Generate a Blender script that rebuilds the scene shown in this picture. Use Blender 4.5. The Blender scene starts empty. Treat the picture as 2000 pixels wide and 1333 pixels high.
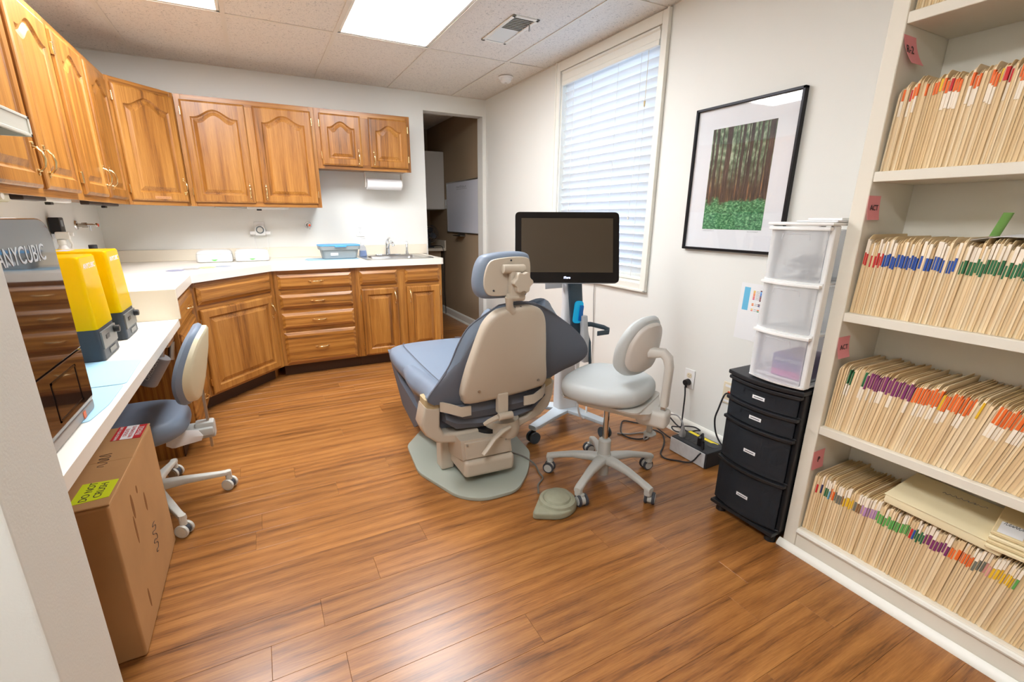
import bpy, bmesh, math, random
from mathutils import Vector, Matrix
random.seed(7)
SC = bpy.context.scene
COL = SC.collection
R = math.radians
# ------------------------------------------------------------------ camera, world, exposure
cam = bpy.data.cameras.new('camera')
cam.sensor_width = 36.0
cam.lens = 899.91 / 2000 * 36
cam.shift_x, cam.shift_y = 0.0117, 0.0088
cam.clip_start = 0.02
camo = bpy.data.objects.new('camera', cam)
COL.objects.link(camo)
YAW, PITCH, ROLL = 0.4739, -0.2808, 0.0045
fwd = Vector((math.sin(YAW) * math.cos(PITCH), math.cos(YAW) * math.cos(PITCH), math.sin(PITCH)))
rgt = Vector((math.cos(YAW), -math.sin(YAW), 0))
upv = rgt.cross(fwd)
r2 = rgt * math.cos(ROLL) + upv * math.sin(ROLL)
u2 = -rgt * math.sin(ROLL) + upv * math.cos(ROLL)
mw = Matrix((r2, u2, -fwd)).transposed().to_4x4()
mw.translation = (-2.1545, -4.5375, 1.2615)
camo.matrix_world = mw
SC.camera = camo
w = bpy.data.worlds.new('daylight')
SC.world = w
w.use_nodes = True
w.node_tree.nodes['Background'].inputs[0].default_value = (0.50, 0.71, 1.0, 1)
w.node_tree.nodes['Background'].inputs[1].default_value = 2.2
SC.view_settings.view_transform = 'Standard'
SC.view_settings.look = 'None'
SC.view_settings.gamma = 1
SC.view_settings.use_curve_mapping = False
SC.view_settings.exposure = 0.70
LAMP = 15.0          # radiance of the ceiling light diffusers

# ------------------------------------------------------------------ materials
def lin(c):
    return tuple((x / 255 / 12.92 if x / 255 <= .04045 else ((x / 255 + .055) / 1.055) ** 2.4) for x in c) + (1,)
def newmat(name):
    m = bpy.data.materials.new(name); m.use_nodes = True
    nt = m.node_tree
    return m, nt, nt.nodes['Principled BSDF']
def N(nt, typ, **kw):
    n = nt.nodes.new(typ)
    for k, v in kw.items():
        if k in n.inputs: n.inputs[k].default_value = v
        else: setattr(n, k, v)
    return n
def mat(name, col, rough=.5, metal=0, bump=0, bscale=200, vary=0, vscale=6, coat=0, emis=None, estr=1, trans=0, ior=1.45, spec=.5):
    m, nt, b = newmat(name)
    b.inputs['Base Color'].default_value = lin(col)
    b.inputs['Roughness'].default_value = rough
    b.inputs['Metallic'].default_value = metal
    b.inputs['Coat Weight'].default_value = coat
    b.inputs['Specular IOR Level'].default_value = spec
    b.inputs['Transmission Weight'].default_value = trans
    b.inputs['IOR'].default_value = ior
    if emis:
        b.inputs['Emission Color'].default_value = lin(emis); b.inputs['Emission Strength'].default_value = estr
    if bump or vary:
        tc = N(nt, 'ShaderNodeTexCoord')
    if bump:
        n = N(nt, 'ShaderNodeTexNoise', Scale=bscale, Detail=4.0)
        nt.links.new(tc.outputs['Object'], n.inputs['Vector'])
        bp = N(nt, 'ShaderNodeBump', Strength=bump, Distance=.002)
        nt.links.new(n.outputs[0], bp.inputs['Height']); nt.links.new(bp.outputs[0], b.inputs['Normal'])
    if vary:
        n = N(nt, 'ShaderNodeTexNoise', Scale=vscale, Detail=5.0)
        nt.links.new(tc.outputs['Object'], n.inputs['Vector'])
        hs = N(nt, 'ShaderNodeHueSaturation', Color=lin(col))
        mr = N(nt, 'ShaderNodeMapRange'); mr.inputs['From Min'].default_value = .3; mr.inputs['From Max'].default_value = .7
        mr.inputs['To Min'].default_value = 1 - vary; mr.inputs['To Max'].default_value = 1 + vary
        nt.links.new(n.outputs[0], mr.inputs[0]); nt.links.new(mr.outputs[0], hs.inputs['Value'])
        nt.links.new(hs.outputs[0], b.inputs['Base Color'])
    return m
def ramp(nt, stops):
    r = N(nt, 'ShaderNodeValToRGB')
    e = r.color_ramp.elements
    while len(e) < len(stops): e.new(.5)
    for i, (p, c) in enumerate(stops):
        e[i].position = p; e[i].color = lin(c) if len(c) == 3 else c
    return r
def wood(name, axis, dark, mid, light, rough=.35, cross=9.0, along=.55, coat=.15, figure=.5, bump=.08, rvary=.12, pores=.3, st=(.22, .46, .75)):
    """stretched-noise wood, grain along the given axis (0 x, 1 y, 2 z)"""
    m, nt, b = newmat(name)
    tc = N(nt, 'ShaderNodeTexCoord'); oi = N(nt, 'ShaderNodeObjectInfo')
    ml = N(nt, 'ShaderNodeMath', operation='MULTIPLY'); ml.inputs[1].default_value = 37.0
    nt.links.new(oi.outputs['Random'], ml.inputs[0])
    va = N(nt, 'ShaderNodeVectorMath', operation='ADD')
    nt.links.new(tc.outputs['Object'], va.inputs[0]); nt.links.new(ml.outputs[0], va.inputs[1])
    def mp(al, cr):
        p = N(nt, 'ShaderNodeMapping'); s = [cr, cr, cr]; s[axis] = al
        p.inputs['Scale'].default_value = s
        nt.links.new(va.outputs[0], p.inputs[0]); return p
    n1 = N(nt, 'ShaderNodeTexNoise', Scale=1.0, Detail=5.0, Roughness=.6, Distortion=1.2)
    nt.links.new(mp(along, cross).outputs[0], n1.inputs['Vector'])
    n2 = N(nt, 'ShaderNodeTexNoise', Scale=1.0, Detail=3.0, Roughness=.7, Distortion=.2)
    nt.links.new(mp(along * 9, cross * 22).outputs[0], n2.inputs['Vector'])
    wv = N(nt, 'ShaderNodeTexWave', wave_type='RINGS', Scale=1.1, Distortion=7.0, Detail=3.0)
    wv.inputs['Detail Scale'].default_value = .8
    nt.links.new(mp(along * .9, cross * .75).outputs[0], wv.inputs['Vector'])
    mx = N(nt, 'ShaderNodeMix'); mx.data_type = 'FLOAT'; mx.inputs[0].default_value = figure
    nt.links.new(n1.outputs[0], mx.inputs[2]); nt.links.new(wv.outputs['Fac'], mx.inputs[3])
    mx2 = N(nt, 'ShaderNodeMix'); mx2.data_type = 'FLOAT'; mx2.inputs[0].default_value = pores
    nt.links.new(mx.outputs[0], mx2.inputs[2]); nt.links.new(n2.outputs[0], mx2.inputs[3])
    r = ramp(nt, [(st[0], dark), (st[1], mid), (st[2], light)])
    nt.links.new(mx2.outputs[0], r.inputs[0])
    hs = N(nt, 'ShaderNodeHueSaturation')
    mr = N(nt, 'ShaderNodeMapRange'); mr.inputs['To Min'].default_value = 1 - rvary; mr.inputs['To Max'].default_value = 1 + rvary
    nt.links.new(oi.outputs['Random'], mr.inputs[0]); nt.links.new(mr.outputs[0], hs.inputs['Value'])
    nt.links.new(r.outputs[0], hs.inputs['Color']); nt.links.new(hs.outputs[0], b.inputs['Base Color'])
    b.inputs['Roughness'].default_value = rough; b.inputs['Coat Weight'].default_value = coat; b.inputs['Coat Roughness'].default_value = .2
    bp = N(nt, 'ShaderNodeBump', Strength=bump, Distance=.002)
    nt.links.new(n2.outputs[0], bp.inputs['Height']); nt.links.new(bp.outputs[0], b.inputs['Normal'])
    return m
OAK = ((80, 46, 16), (152, 96, 36), (186, 130, 60))
oak = [wood('oak_grain_' + 'xyz'[a], a, *OAK, figure=.22, cross=13, rvary=.06, pores=.48, st=(.32, .47, .64)) for a in range(3)]
plank_m = wood('laminate_plank', 0, (80, 47, 23), (144, 92, 45), (178, 122, 64), rough=.3, cross=10, along=1.1, coat=.12, figure=.18, bump=.03, rvary=.09, pores=.42, st=(.3, .47, .67))
def glassy(name, col, gloss=.06, tint=1.0, rough=.02):
    """thin clear sheet: tinted transparency with a Fresnel gloss"""
    m, nt, b = newmat(name)
    out = nt.nodes['Material Output']
    t = N(nt, 'ShaderNodeBsdfTransparent'); t.inputs[0].default_value = lin(col)
    g = N(nt, 'ShaderNodeBsdfGlossy'); g.inputs['Roughness'].default_value = rough
    lw = N(nt, 'ShaderNodeLayerWeight', Blend=.5)
    pw = N(nt, 'ShaderNodeMath', operation='POWER'); pw.inputs[1].default_value = 4.0; nt.links.new(lw.outputs['Facing'], pw.inputs[0])
    fr = N(nt, 'ShaderNodeMath', operation='MULTIPLY_ADD'); fr.inputs[1].default_value = .55; fr.inputs[2].default_value = gloss * .6; nt.links.new(pw.outputs[0], fr.inputs[0])
    mx = N(nt, 'ShaderNodeMixShader')
    nt.links.new(fr.outputs[0], mx.inputs[0]); nt.links.new(t.outputs[0], mx.inputs[1]); nt.links.new(g.outputs[0], mx.inputs[2])
    nt.links.new(mx.outputs[0], out.inputs[0])
    return m
def frosted(name, col, opac, tcol, rough=.25):
    """milky plastic sheet: part diffuse+translucent, part see-through"""
    m, nt, b = newmat(name)
    out = nt.nodes['Material Output']
    b.inputs['Base Color'].default_value = lin(col); b.inputs['Roughness'].default_value = rough
    tl = N(nt, 'ShaderNodeBsdfTranslucent'); tl.inputs[0].default_value = lin(col)
    m1 = N(nt, 'ShaderNodeMixShader'); m1.inputs[0].default_value = .5
    nt.links.new(b.outputs[0], m1.inputs[1]); nt.links.new(tl.outputs[0], m1.inputs[2])
    t = N(nt, 'ShaderNodeBsdfTransparent'); t.inputs[0].default_value = lin(tcol)
    m2 = N(nt, 'ShaderNodeMixShader'); m2.inputs[0].default_value = opac
    nt.links.new(t.outputs[0], m2.inputs[1]); nt.links.new(m1.outputs[0], m2.inputs[2]); nt.links.new(m2.outputs[0], out.inputs[0])
    return m
wallm = mat('wall_paint', (233, 233, 227), .6, bump=.12, bscale=260)
hallwallm = mat('taupe_paint', (172, 150, 122), .7, bump=.1, bscale=260)
trimm = mat('white_trim_paint', (238, 236, 226), .35)
shelfm = mat('cream_shelf_paint', (232, 226, 211), .4, bump=.05, bscale=120)
lamin = mat('cream_laminate', (240, 234, 222), .35, bump=.02, bscale=300, vary=.02, vscale=3)
laminb = mat('beige_laminate', (232, 222, 203), .4)
brass = mat('polished_brass', (236, 212, 160), .2, 1)
steel = mat('brushed_steel', (190, 190, 188), .28, 1)
chrome = mat('chrome', (225, 228, 232), .08, 1)
black = mat('black_plastic', (24, 24, 26), .4)
blackg = mat('black_gloss', (20, 19, 20), .08)
rubber = mat('dark_grey_rubber', (62, 64, 70), .6)
white = mat('white_plastic', (240, 240, 238), .35)
whitem = mat('white_matte_paper', (238, 238, 238), .7)
beige = mat('beige_moulded_plastic', (198, 186, 168), .42, bump=.03, bscale=500)
tan = mat('tan_plastic', (178, 158, 120), .5)
uphol = mat('slate_blue_vinyl', (120, 133, 150), .42, bump=.04, bscale=350)
upholdk = mat('dark_slate_fabric', (98, 102, 112), .7, bump=.06, bscale=500)
greyv = mat('pale_grey_vinyl', (194, 198, 197), .45, bump=.03, bscale=300)
greyp = mat('pale_grey_metal_paint', (190, 190, 184), .35)
offw = mat('off_white_plastic', (214, 210, 202), .4)
plate_m = mat('grey_green_enamel', (166, 172, 160), .35)
creamp = mat('cream_plastic', (218, 208, 176), .35)
cardb = mat('corrugated_cardboard', (186, 141, 92), .8, bump=.1, bscale=60, vary=.08, vscale=5)
cardd = mat('cardboard_stain', (140, 92, 46), .8)
manila = [mat('manila_card_%d' % i, c, .75, bump=.03, bscale=90) for i, c in enumerate([(244, 221, 180), (238, 212, 166), (248, 229, 194), (232, 205, 160)])]
sheet = mat('file_paper', (236, 228, 212), .8)
pinkn = mat('pink_note_paper', (244, 158, 160), .7)
greenn = mat('green_note_paper', (150, 205, 110), .7)
ink = mat('dark_ink', (50, 48, 52), .7)
inkg = mat('grey_ink', (120, 120, 126), .7)
def flat(name, c, rough=.55): return mat(name, c, rough)
# ------------------------------------------------------------------ mesh building
def lerp(a, b, t): return a + (b - a) * t
def catmull(pts, n=6, cyc=False):
    P = [Vector(p) for p in pts]; out = []
    L = len(P)
    for i in range(L if cyc else L - 1):
        g = (lambda k: P[k % L]) if cyc else (lambda k: P[min(max(k, 0), L - 1)])
        a, b, c, d = g(i - 1), g(i), g(i + 1), g(i + 2)
        for k in range(n):
            t = k / n
            out.append(.5 * ((2 * b) + (c - a) * t + (2 * a - 5 * b + 4 * c - d) * t * t + (3 * b - a - 3 * c + d) * t ** 3))
    if not cyc: out.append(P[-1])
    return out
def round_poly(pts, r, n=5):
    out = []; L = len(pts)
    for i in range(L):
        p = Vector(pts[i]); a = Vector(pts[i - 1]) - p; b = Vector(pts[(i + 1) % L]) - p
        rr = r[i] if isinstance(r, (list, tuple)) else r
        if rr <= 0: out.append(tuple(p)); continue
        rr = min(rr, a.length * .48, b.length * .48)
        s, e = p + a.normalized() * rr, p + b.normalized() * rr
        for k in range(n + 1):
            t = k / n
            out.append(tuple(s * (1 - t) ** 2 + p * 2 * t * (1 - t) + e * t * t))
    return out
def rrect(x0, x1, y0, y1, r, n=5): return round_poly([(x0, y0), (x1, y0), (x1, y1), (x0, y1)], r, n)
def superel(rx, ry, e=2.6, n=32, cx=0, cy=0):
    out = []
    for k in range(n):
        a = 2 * math.pi * k / n; c, s = math.cos(a), math.sin(a)
        out.append((cx + rx * math.copysign(abs(c) ** (2 / e), c), cy + ry * math.copysign(abs(s) ** (2 / e), s)))
    return out
PL = {'xy': lambda a, b, h: (a, b, h), 'xz': lambda a, b, h: (a, h, b), 'yz': lambda a, b, h: (h, a, b)}
class MB:
    def __init__(s): s.bm = bmesh.new()
    def add(s, t, M=None):
        if M is not None: bmesh.ops.transform(t, matrix=M, verts=t.verts)
        me = bpy.data.meshes.new('tmp'); t.to_mesh(me); s.bm.from_mesh(me); bpy.data.meshes.remove(me); t.free()
        return s
    def box(s, x0, x1, y0, y1, z0, z1, b=0, seg=2, M=None):
        t = bmesh.new(); v = [t.verts.new((x, y, z)) for x in (x0, x1) for y in (y0, y1) for z in (z0, z1)]
        for f in ((0, 1, 3, 2), (4, 6, 7, 5), (0, 4, 5, 1), (2, 3, 7, 6), (0, 2, 6, 4), (1, 5, 7, 3)): t.faces.new([v[i] for i in f])
        bmesh.ops.recalc_face_normals(t, faces=t.faces)
        if b: bmesh.ops.bevel(t, geom=t.edges[:], offset=b, segments=seg, affect='EDGES', profile=.5, clamp_overlap=True)
        return s.add(t, M)
    def prism(s, pts, h0, h1, plane='xy', b=0, seg=2, M=None):
        t = bmesh.new(); f = PL[plane]
        lo = [t.verts.new(f(p[0], p[1], h0)) for p in pts]; hi = [t.verts.new(f(p[0], p[1], h1)) for p in pts]
        n = len(pts)
        c0 = t.faces.new(lo); c1 = t.faces.new(hi)
        for i in range(n): t.faces.new((lo[i], lo[(i + 1) % n], hi[(i + 1) % n], hi[i]))
        bmesh.ops.recalc_face_normals(t, faces=t.faces)
        if b: bmesh.ops.bevel(t, geom=list(set(list(c0.edges) + list(c1.edges))), offset=b, segments=seg, affect='EDGES', profile=.5, clamp_overlap=True)
        return s.add(t, M)
    def loft(s, rings, cap=True, cyc=False, M=None, closed=True):
        t = bmesh.new(); V = [[t.verts.new(p) for p in r] for r in rings]; n = len(V[0])
        m = len(V)
        for i in range(m if cyc else m - 1):
            a, b = V[i], V[(i + 1) % m]
            for k in range(n if closed else n - 1): t.faces.new((a[k], a[(k + 1) % n], b[(k + 1) % n], b[k]))
        if cap and not cyc and closed: t.faces.new(V[0][::-1]); t.faces.new(V[-1])
        bmesh.ops.recalc_face_normals(t, faces=t.faces)
        return s.add(t, M)
    def tube(s, pts, r, n=8, cyc=False, M=None, sm=0, sy=1.0):
        P = catmull(pts, sm, cyc) if sm else [Vector(p) for p in pts]
        L = len(P); rings = []; up = None
        rr = r if isinstance(r, (list, tuple)) else None
        for i in range(L):
            if cyc: d = P[(i + 1) % L] - P[i - 1]
            else: d = P[min(i + 1, L - 1)] - P[max(i - 1, 0)]
            d = d.normalized() if d.length > 1e-9 else Vector((0, 0, 1))
            if up is None:
                up = Vector((0, 0, 1)) if abs(d.z) < .9 else Vector((0, 1, 0))
            up = (up - d * up.dot(d)); up.normalize(); sd = d.cross(up)
            q = r if rr is None else rr[0] + (rr[-1] - rr[0]) * i / (L - 1) if len(rr) == 2 else rr[i]
            rings.append([P[i] + (up * math.cos(2 * math.pi * k / n) * sy + sd * math.sin(2 * math.pi * k / n)) * q for k in range(n)])
        return s.loft(rings, True, cyc, M)
    def cyl(s, p0, p1, r0, r1=None, n=20, M=None, b=0):
        p0, p1 = Vector(p0), Vector(p1); r1 = r0 if r1 is None else r1
        if not b: return s.tube([p0, p1], [r0, r1], n, M=M)
        d = (p1 - p0).normalized()
        return s.tube([p0, p0 + d * b * .3, p0 + d * b, p1 - d * b, p1 - d * b * .3, p1], [r0 - b, r0 - b * .3, r0, r1, r1 - b * .3, r1 - b], n, M=M)
    def lathe(s, prof, c=(0, 0, 0), n=24, M=None):
        rings = [[(c[0] + r * math.cos(2 * math.pi * k / n), c[1] + r * math.sin(2 * math.pi * k / n), c[2] + z) for k in range(n)] for r, z in prof]
        return s.loft(rings, True, False, M)
    def ell(s, c, r, n=16, M=None):
        prof = [(max(math.sin(math.pi * i / (n // 2)), .02), -math.cos(math.pi * i / (n // 2))) for i in range(n // 2 + 1)]
        rings = [[(c[0] + r[0] * q * math.cos(2 * math.pi * k / n), c[1] + r[1] * q * math.sin(2 * math.pi * k / n), c[2] + r[2] * z) for k in range(n)] for q, z in prof]
        return s.loft(rings, True, False, M)
    def pillow(s, out, z0, z1, r, crown=0, M=None, plane='xy', steps=4):
        cx = sum(p[0] for p in out) / len(out); cy = sum(p[1] for p in out) / len(out); f = PL[plane]
        def ring(ins, z):
            q = []
            for p in out:
                dx, dy = p[0] - cx, p[1] - cy; d = math.hypot(dx, dy); k = max(0, 1 - ins / d)
                q.append(f(cx + dx * k, cy + dy * k, z))
            return q
        sg = 1 if z1 > z0 else -1
        rings = [ring(r, z0)]
        for i in range(1, steps + 1):
            a = math.pi / 2 * i / steps; rings.append(ring(r * (1 - math.sin(a)), z0 + sg * r * (1 - math.cos(a))))
        for i in range(0, steps + 1):
            a = math.pi / 2 * i / steps; rings.append(ring(r * (1 - math.cos(a)), z1 - sg * r * (1 - math.sin(a))))
        R0 = min(math.hypot(p[0] - cx, p[1] - cy) for p in out)
        for k, h in ((.35, .45), (.65, .85), (.9, .99)): rings.append(ring(r + (R0 - r) * k, z1 + sg * crown * h))
        return s.loft(rings, True, False, M)
    def grid(s, rows, thick, M=None):
        """sheet through rows of points, given thickness along its normal"""
        n, m = len(rows), len(rows[0]); P = [[Vector(p) for p in r] for r in rows]
        Nn = [[None] * m for _ in range(n)]
        for i in range(n):
            for j in range(m):
                a = P[min(i + 1, n - 1)][j] - P[max(i - 1, 0)][j]; b = P[i][min(j + 1, m - 1)] - P[i][max(j - 1, 0)]
                q = a.cross(b); Nn[i][j] = q.normalized() if q.length > 1e-12 else Vector((0, 1, 0))
        t = bmesh.new()
        A = [[t.verts.new(P[i][j]) for j in range(m)] for i in range(n)]
        B = [[t.verts.new(P[i][j] + Nn[i][j] * thick) for j in range(m)] for i in range(n)]
        for i in range(n - 1):
            for j in range(m - 1):
                t.faces.new((A[i][j], A[i][j + 1], A[i + 1][j + 1], A[i + 1][j])); t.faces.new((B[i][j], B[i + 1][j], B[i + 1][j + 1], B[i][j + 1]))
        for i in range(n - 1):
            for j in (0, m - 1): t.faces.new((A[i][j], A[i + 1][j], B[i + 1][j], B[i][j]))
        for j in range(m - 1):
            for i in (0, n - 1): t.faces.new((A[i][j], A[i][j + 1], B[i][j + 1], B[i][j]))
        bmesh.ops.recalc_face_normals(t, faces=t.faces)
        return s.add(t, M)
    def text(s, txt, size, M, depth=.0004, align='CENTER'):
        c = bpy.data.curves.new('t', 'FONT'); c.body = txt; c.size = size; c.extrude = depth; c.align_x = align; c.align_y = 'CENTER'
        c.resolution_u = 3
        o = bpy.data.objects.new('t', c); COL.objects.link(o)
        dg = bpy.context.evaluated_depsgraph_get(); me = bpy.data.meshes.new_from_object(o.evaluated_get(dg))
        t = bmesh.new(); t.from_mesh(me); bpy.data.objects.remove(o); bpy.data.curves.remove(c); bpy.data.meshes.remove(me)
        return s.add(t, M)
    def mesh(s, name, off=None, smooth=True):
        if off is not None: bmesh.ops.translate(s.bm, vec=-Vector(off), verts=s.bm.verts)
        me = bpy.data.meshes.new(name); s.bm.to_mesh(me); s.bm.free()
        if smooth:
            me.polygons.foreach_set('use_smooth', [True] * len(me.polygons)); me.set_sharp_from_angle(angle=R(38))
        return me
def frame(o, x, y, z):
    """matrix with given axes and origin"""
    return Matrix(((x[0], y[0], z[0], o[0]), (x[1], y[1], z[1], o[1]), (x[2], y[2], z[2], o[2]), (0, 0, 0, 1)))
def wn(o, smooth=True):
    if smooth and len(o.data.polygons) > 6:
        w_ = o.modifiers.new('weighted_normal', 'WEIGHTED_NORMAL'); w_.keep_sharp = True; w_.weight = 100
def tag(o, label, cat, group=None, kind=None):
    o['label'] = label; o['category'] = cat
    if group: o['group'] = group
    if kind: o['kind'] = kind
    return o
def thing(name, label, cat, loc=(0, 0, 0), rz=0, group=None, world=True, kind=None):
    o = bpy.data.objects.new(name, None); COL.objects.link(o)
    o.location = loc; o.rotation_euler = (0, 0, rz); o.empty_display_size = .05
    tag(o, label, cat, group, kind); o['_w'] = 1 if world and not rz else 0
    return o
def part(root, name, mb, m, parent=None, label=None, kind=None, smooth=True):
    off = root.location if root.get('_w') else None
    me = mb.mesh(name, off, smooth); me.materials.append(m)
    o = bpy.data.objects.new(name, me); COL.objects.link(o); o.parent = parent or root; wn(o, smooth)
    if label: o['label'] = label
    if kind: o['kind'] = kind
    return o
def solo(name, mb, m, label, cat, group=None, kind=None):
    vs = mb.bm.verts
    lo = [min(v.co[i] for v in vs) for i in range(3)]; hi = [max(v.co[i] for v in vs) for i in range(3)]
    c = Vector(((lo[0] + hi[0]) / 2, (lo[1] + hi[1]) / 2, lo[2]))
    me = mb.mesh(name, c); me.materials.append(m)
    o = bpy.data.objects.new(name, me); COL.objects.link(o); o.location = c; wn(o)
    return tag(o, label, cat, group, kind)
def struct(name, mb, m, label, cat, parent=None):
    me = mb.mesh(name); me.materials.append(m)
    o = bpy.data.objects.new(name, me); COL.objects.link(o); wn(o)
    if parent: o.parent = parent
    else: tag(o, label, cat, kind='structure')
    return o
def inst(name, me, parent, loc=(0, 0, 0), rot=(0, 0, 0), scale=None):
    o = bpy.data.objects.new(name, me); COL.objects.link(o); o.parent = parent; o.location = loc; o.rotation_euler = rot
    if scale: o.scale = scale
    return o
def dup(root, loc, rz, label=None, group=None):
    r = root.copy(); COL.objects.link(r); r.location = loc; r.rotation_euler = (0, 0, rz)
    if label: r['label'] = label
    if group: r['group'] = group
    for ch in list(root.children):
        c = ch.copy(); COL.objects.link(c); c.parent = r
        for g in list(ch.children):
            d = g.copy(); COL.objects.link(d); d.parent = c
    return r
# ================================================================== the room
XL, H = -3.19, 2.366
YB = -6.2                      # wall behind the camera
# ---- floor: subfloor + laminate planks running along x
mb = MB(); mb.box(XL - .12, .14, YB - .12, 1.9, -.06, -.0125)
floor = struct('floor', mb, mat('subfloor', (70, 50, 34), .8), 'laminate plank floor in warm cherry brown', 'floor')
PW, PLN = .1235, 1.21
def plank_mesh(L):
    m = MB(); g, c = .0002, .0007
    rings = []
    for ins, z in ((0, -.012), (0, -c), (c, 0)):
        x0, x1, y0, y1 = g + ins, L - g - ins, g + ins, PW - g - ins
        rings.append([(x0, y0, z), (x1, y0, z), (x1, y1, z), (x0, y1, z)])
    m.loft(rings); me = m.mesh('plank', smooth=False); me.materials.append(plank_m); return me
full = plank_mesh(PLN)
known = {26: -2.27, 25: -2.115, 23: -1.69, 24: -1.909, 14: -1.84, 18: -1.685, 20: -2.287, 19: -1.96, 16: -2.38, 10: -2.29, 31: -.657, 27: -.86, 28: -1.52, 22: -2.6, 21: -1.1}
for k in range(-13, 50):
    y0 = -PW * (k + 1) - .031
    x = known.get(k, random.uniform(-2.9, -1.7))
    while x > XL - .02: x -= PLN
    while x < 0:
        xa, xb = max(x, XL - .02), min(x + PLN, .02)
        if y0 > .05 and xb < -1.6: x += PLN; continue
        if xb - xa > .02:
            me = full if xb - xa > PLN - .001 else plank_mesh(xb - xa)
            inst('plank', me, floor, (xa, y0, 0))
        x += PLN
# ---- walls
mb = MB()
DX0, DX1, DZ = -.6436, -.0353, 2.215
mb.box(XL - .12, DX0, 0, .12, -.01, 2.6); mb.box(DX0, DX1, 0, .12, DZ, 2.6); mb.box(DX1, .12, 0, .12, -.01, 2.6)
struct('wall_back', mb, wallm, 'off white painted wall with open doorway behind the counter', 'wall')
WY0, WY1, WZ0, WZ1 = -2.318, -1.325, .858, 2.296
mb = MB()
mb.box(0, .14, YB - .12, WY0, -.01, 2.6); mb.box(0, .14, WY1, 0, -.01, 2.6); mb.box(0, .14, WY0, WY1, -.01, WZ0); mb.box(0, .14, WY0, WY1, WZ1, 2.6)
struct('wall_right', mb, wallm, 'off white painted wall holding window and framed picture', 'wall')
mb = MB(); mb.box(XL - .12, XL, YB - .12, 0, -.01, 2.6)
struct('wall_left', mb, wallm, 'off white painted wall behind the left cabinets', 'wall')
mb = MB(); mb.box(XL, .0, YB - .12, YB, -.01, 2.6)
struct('wall_front', mb, wallm, 'off white painted wall opposite the sink wall', 'wall')
mb = MB(); mb.box(XL, -2.43, -3.923, -3.769, -.01, 2.6, .004, 2)
struct('wall_partition', mb, wallm, 'white partition wall end beside the cardboard box', 'wall')
# ---- back passage seen through the doorway
mb = MB(); mb.box(.0, .14, .12, 1.95, -.01, 2.6)
struct('wall_passage_right', mb, hallwallm, 'taupe painted wall with whiteboard beyond the doorway', 'wall')
mb = MB(); mb.box(-1.72, 0, 1.8, 1.95, -.01, 2.6)
struct('wall_passage_back', mb, hallwallm, 'taupe painted wall at the end of the passage', 'wall')
mb = MB(); mb.box(-1.72, -1.6, .12, 1.8, -.01, 2.6)
struct('wall_passage_left', mb, hallwallm, 'taupe painted wall closing the passage', 'wall')
# ---- ceiling: T grid and mineral fibre tiles
def tile_mat(name, col):
    m, nt, b = newmat(name)
    tc = N(nt, 'ShaderNodeTexCoord'); oi = N(nt, 'ShaderNodeObjectInfo')
    va = N(nt, 'ShaderNodeVectorMath', operation='ADD'); nt.links.new(tc.outputs['Object'], va.inputs[0]); nt.links.new(oi.outputs['Location'], va.inputs[1])
    n = N(nt, 'ShaderNodeTexNoise', Scale=85.0, Detail=3.0, Roughness=.6, Distortion=1.5); nt.links.new(va.outputs[0], n.inputs['Vector'])
    c = lin(col)
    r = ramp(nt, [(.36, tuple(x * .62 for x in c[:3]) + (1,)), (.43, c), (.6, c)]); nt.links.new(n.outputs[0], r.inputs[0])
    nt.links.new(r.outputs[0], b.inputs['Base Color']); b.inputs['Roughness'].default_value = .9
    bp = N(nt, 'ShaderNodeBump', Strength=.35, Distance=.002); nt.links.new(n.outputs[0], bp.inputs['Height']); nt.links.new(bp.outputs[0], b.inputs['Normal'])
    return m
tilem = tile_mat('fissured_tile', (232, 226, 216))
mb = MB(); mb.box(XL, 0, YB, 0, H + .12, H + .16)
ceiling = struct('ceiling', mb, mat('plenum_board', (120, 116, 110), .9), 'drop ceiling of white fissured tiles in a metal grid', 'ceiling')
gx = [0, -.3477, -.9573, -1.567, -2.1765, -2.786, XL]
gy = [0, -1.1126, -2.3318, -3.551, -4.77, -5.99, YB]
lights = {(2, 1), (4, 1), (4, 3)}
gridm = mat('ceiling_grid_paint', (226, 219, 206), .5)
for x in gx[1:-1]:
    m = MB(); m.box(x - .012, x + .012, YB, 0, H - .003, H + .0005); m.box(x - .0015, x + .0015, YB, 0, H, H + .03)
    o = struct('tee_bar', m, gridm, '', '', ceiling)
for y in gy[1:-1]:
    for i in range(6):
        m = MB(); m.box(gx[i + 1] + .012, gx[i] - .012, y - .012, y + .012, H - .003, H + .0005); struct('tee_bar', m, gridm, '', '', ceiling)
for x0, x1, y0, y1 in ((XL, 0, -.014, 0), (XL, 0, YB, YB + .014), (-.014, 0, YB, -.014), (XL, XL + .014, YB, -.014)):
    m = MB(); m.box(x0, x1, y0, y1, H - .003, H + .0005); struct('wall_angle', m, gridm, '', '', ceiling)
for i in range(6):
    for j in range(6):
        if (i, j) in lights: continue
        x0, x1, y0, y1 = gx[i + 1] + .004, gx[i] - .004, gy[j + 1] + .004, gy[j] - .004
        dz = random.uniform(0, .0015); m = MB()
        if (i, j) == (1, 1):      # tile cut out round the air vent
            a, b, c, d = -.712, -.535, -1.86, -1.45
            for q in ((x0, a, y0, y1), (b, x1, y0, y1), (a, b, y0, c), (a, b, d, y1)): m.box(q[0], q[1], q[2], q[3], H + .001 + dz, H + .016)
        else: m.box(x0, x1, y0, y1, H + .001 + dz, H + .016)
        struct('ceiling_tile', m, tilem, '', '', ceiling)
mb = MB(); mb.box(-1.72, .0, .12, 1.8, H, H + .06)
pc = struct('ceiling_passage', mb, tilem, 'tiled ceiling of the passage beyond the doorway', 'ceiling')
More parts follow.
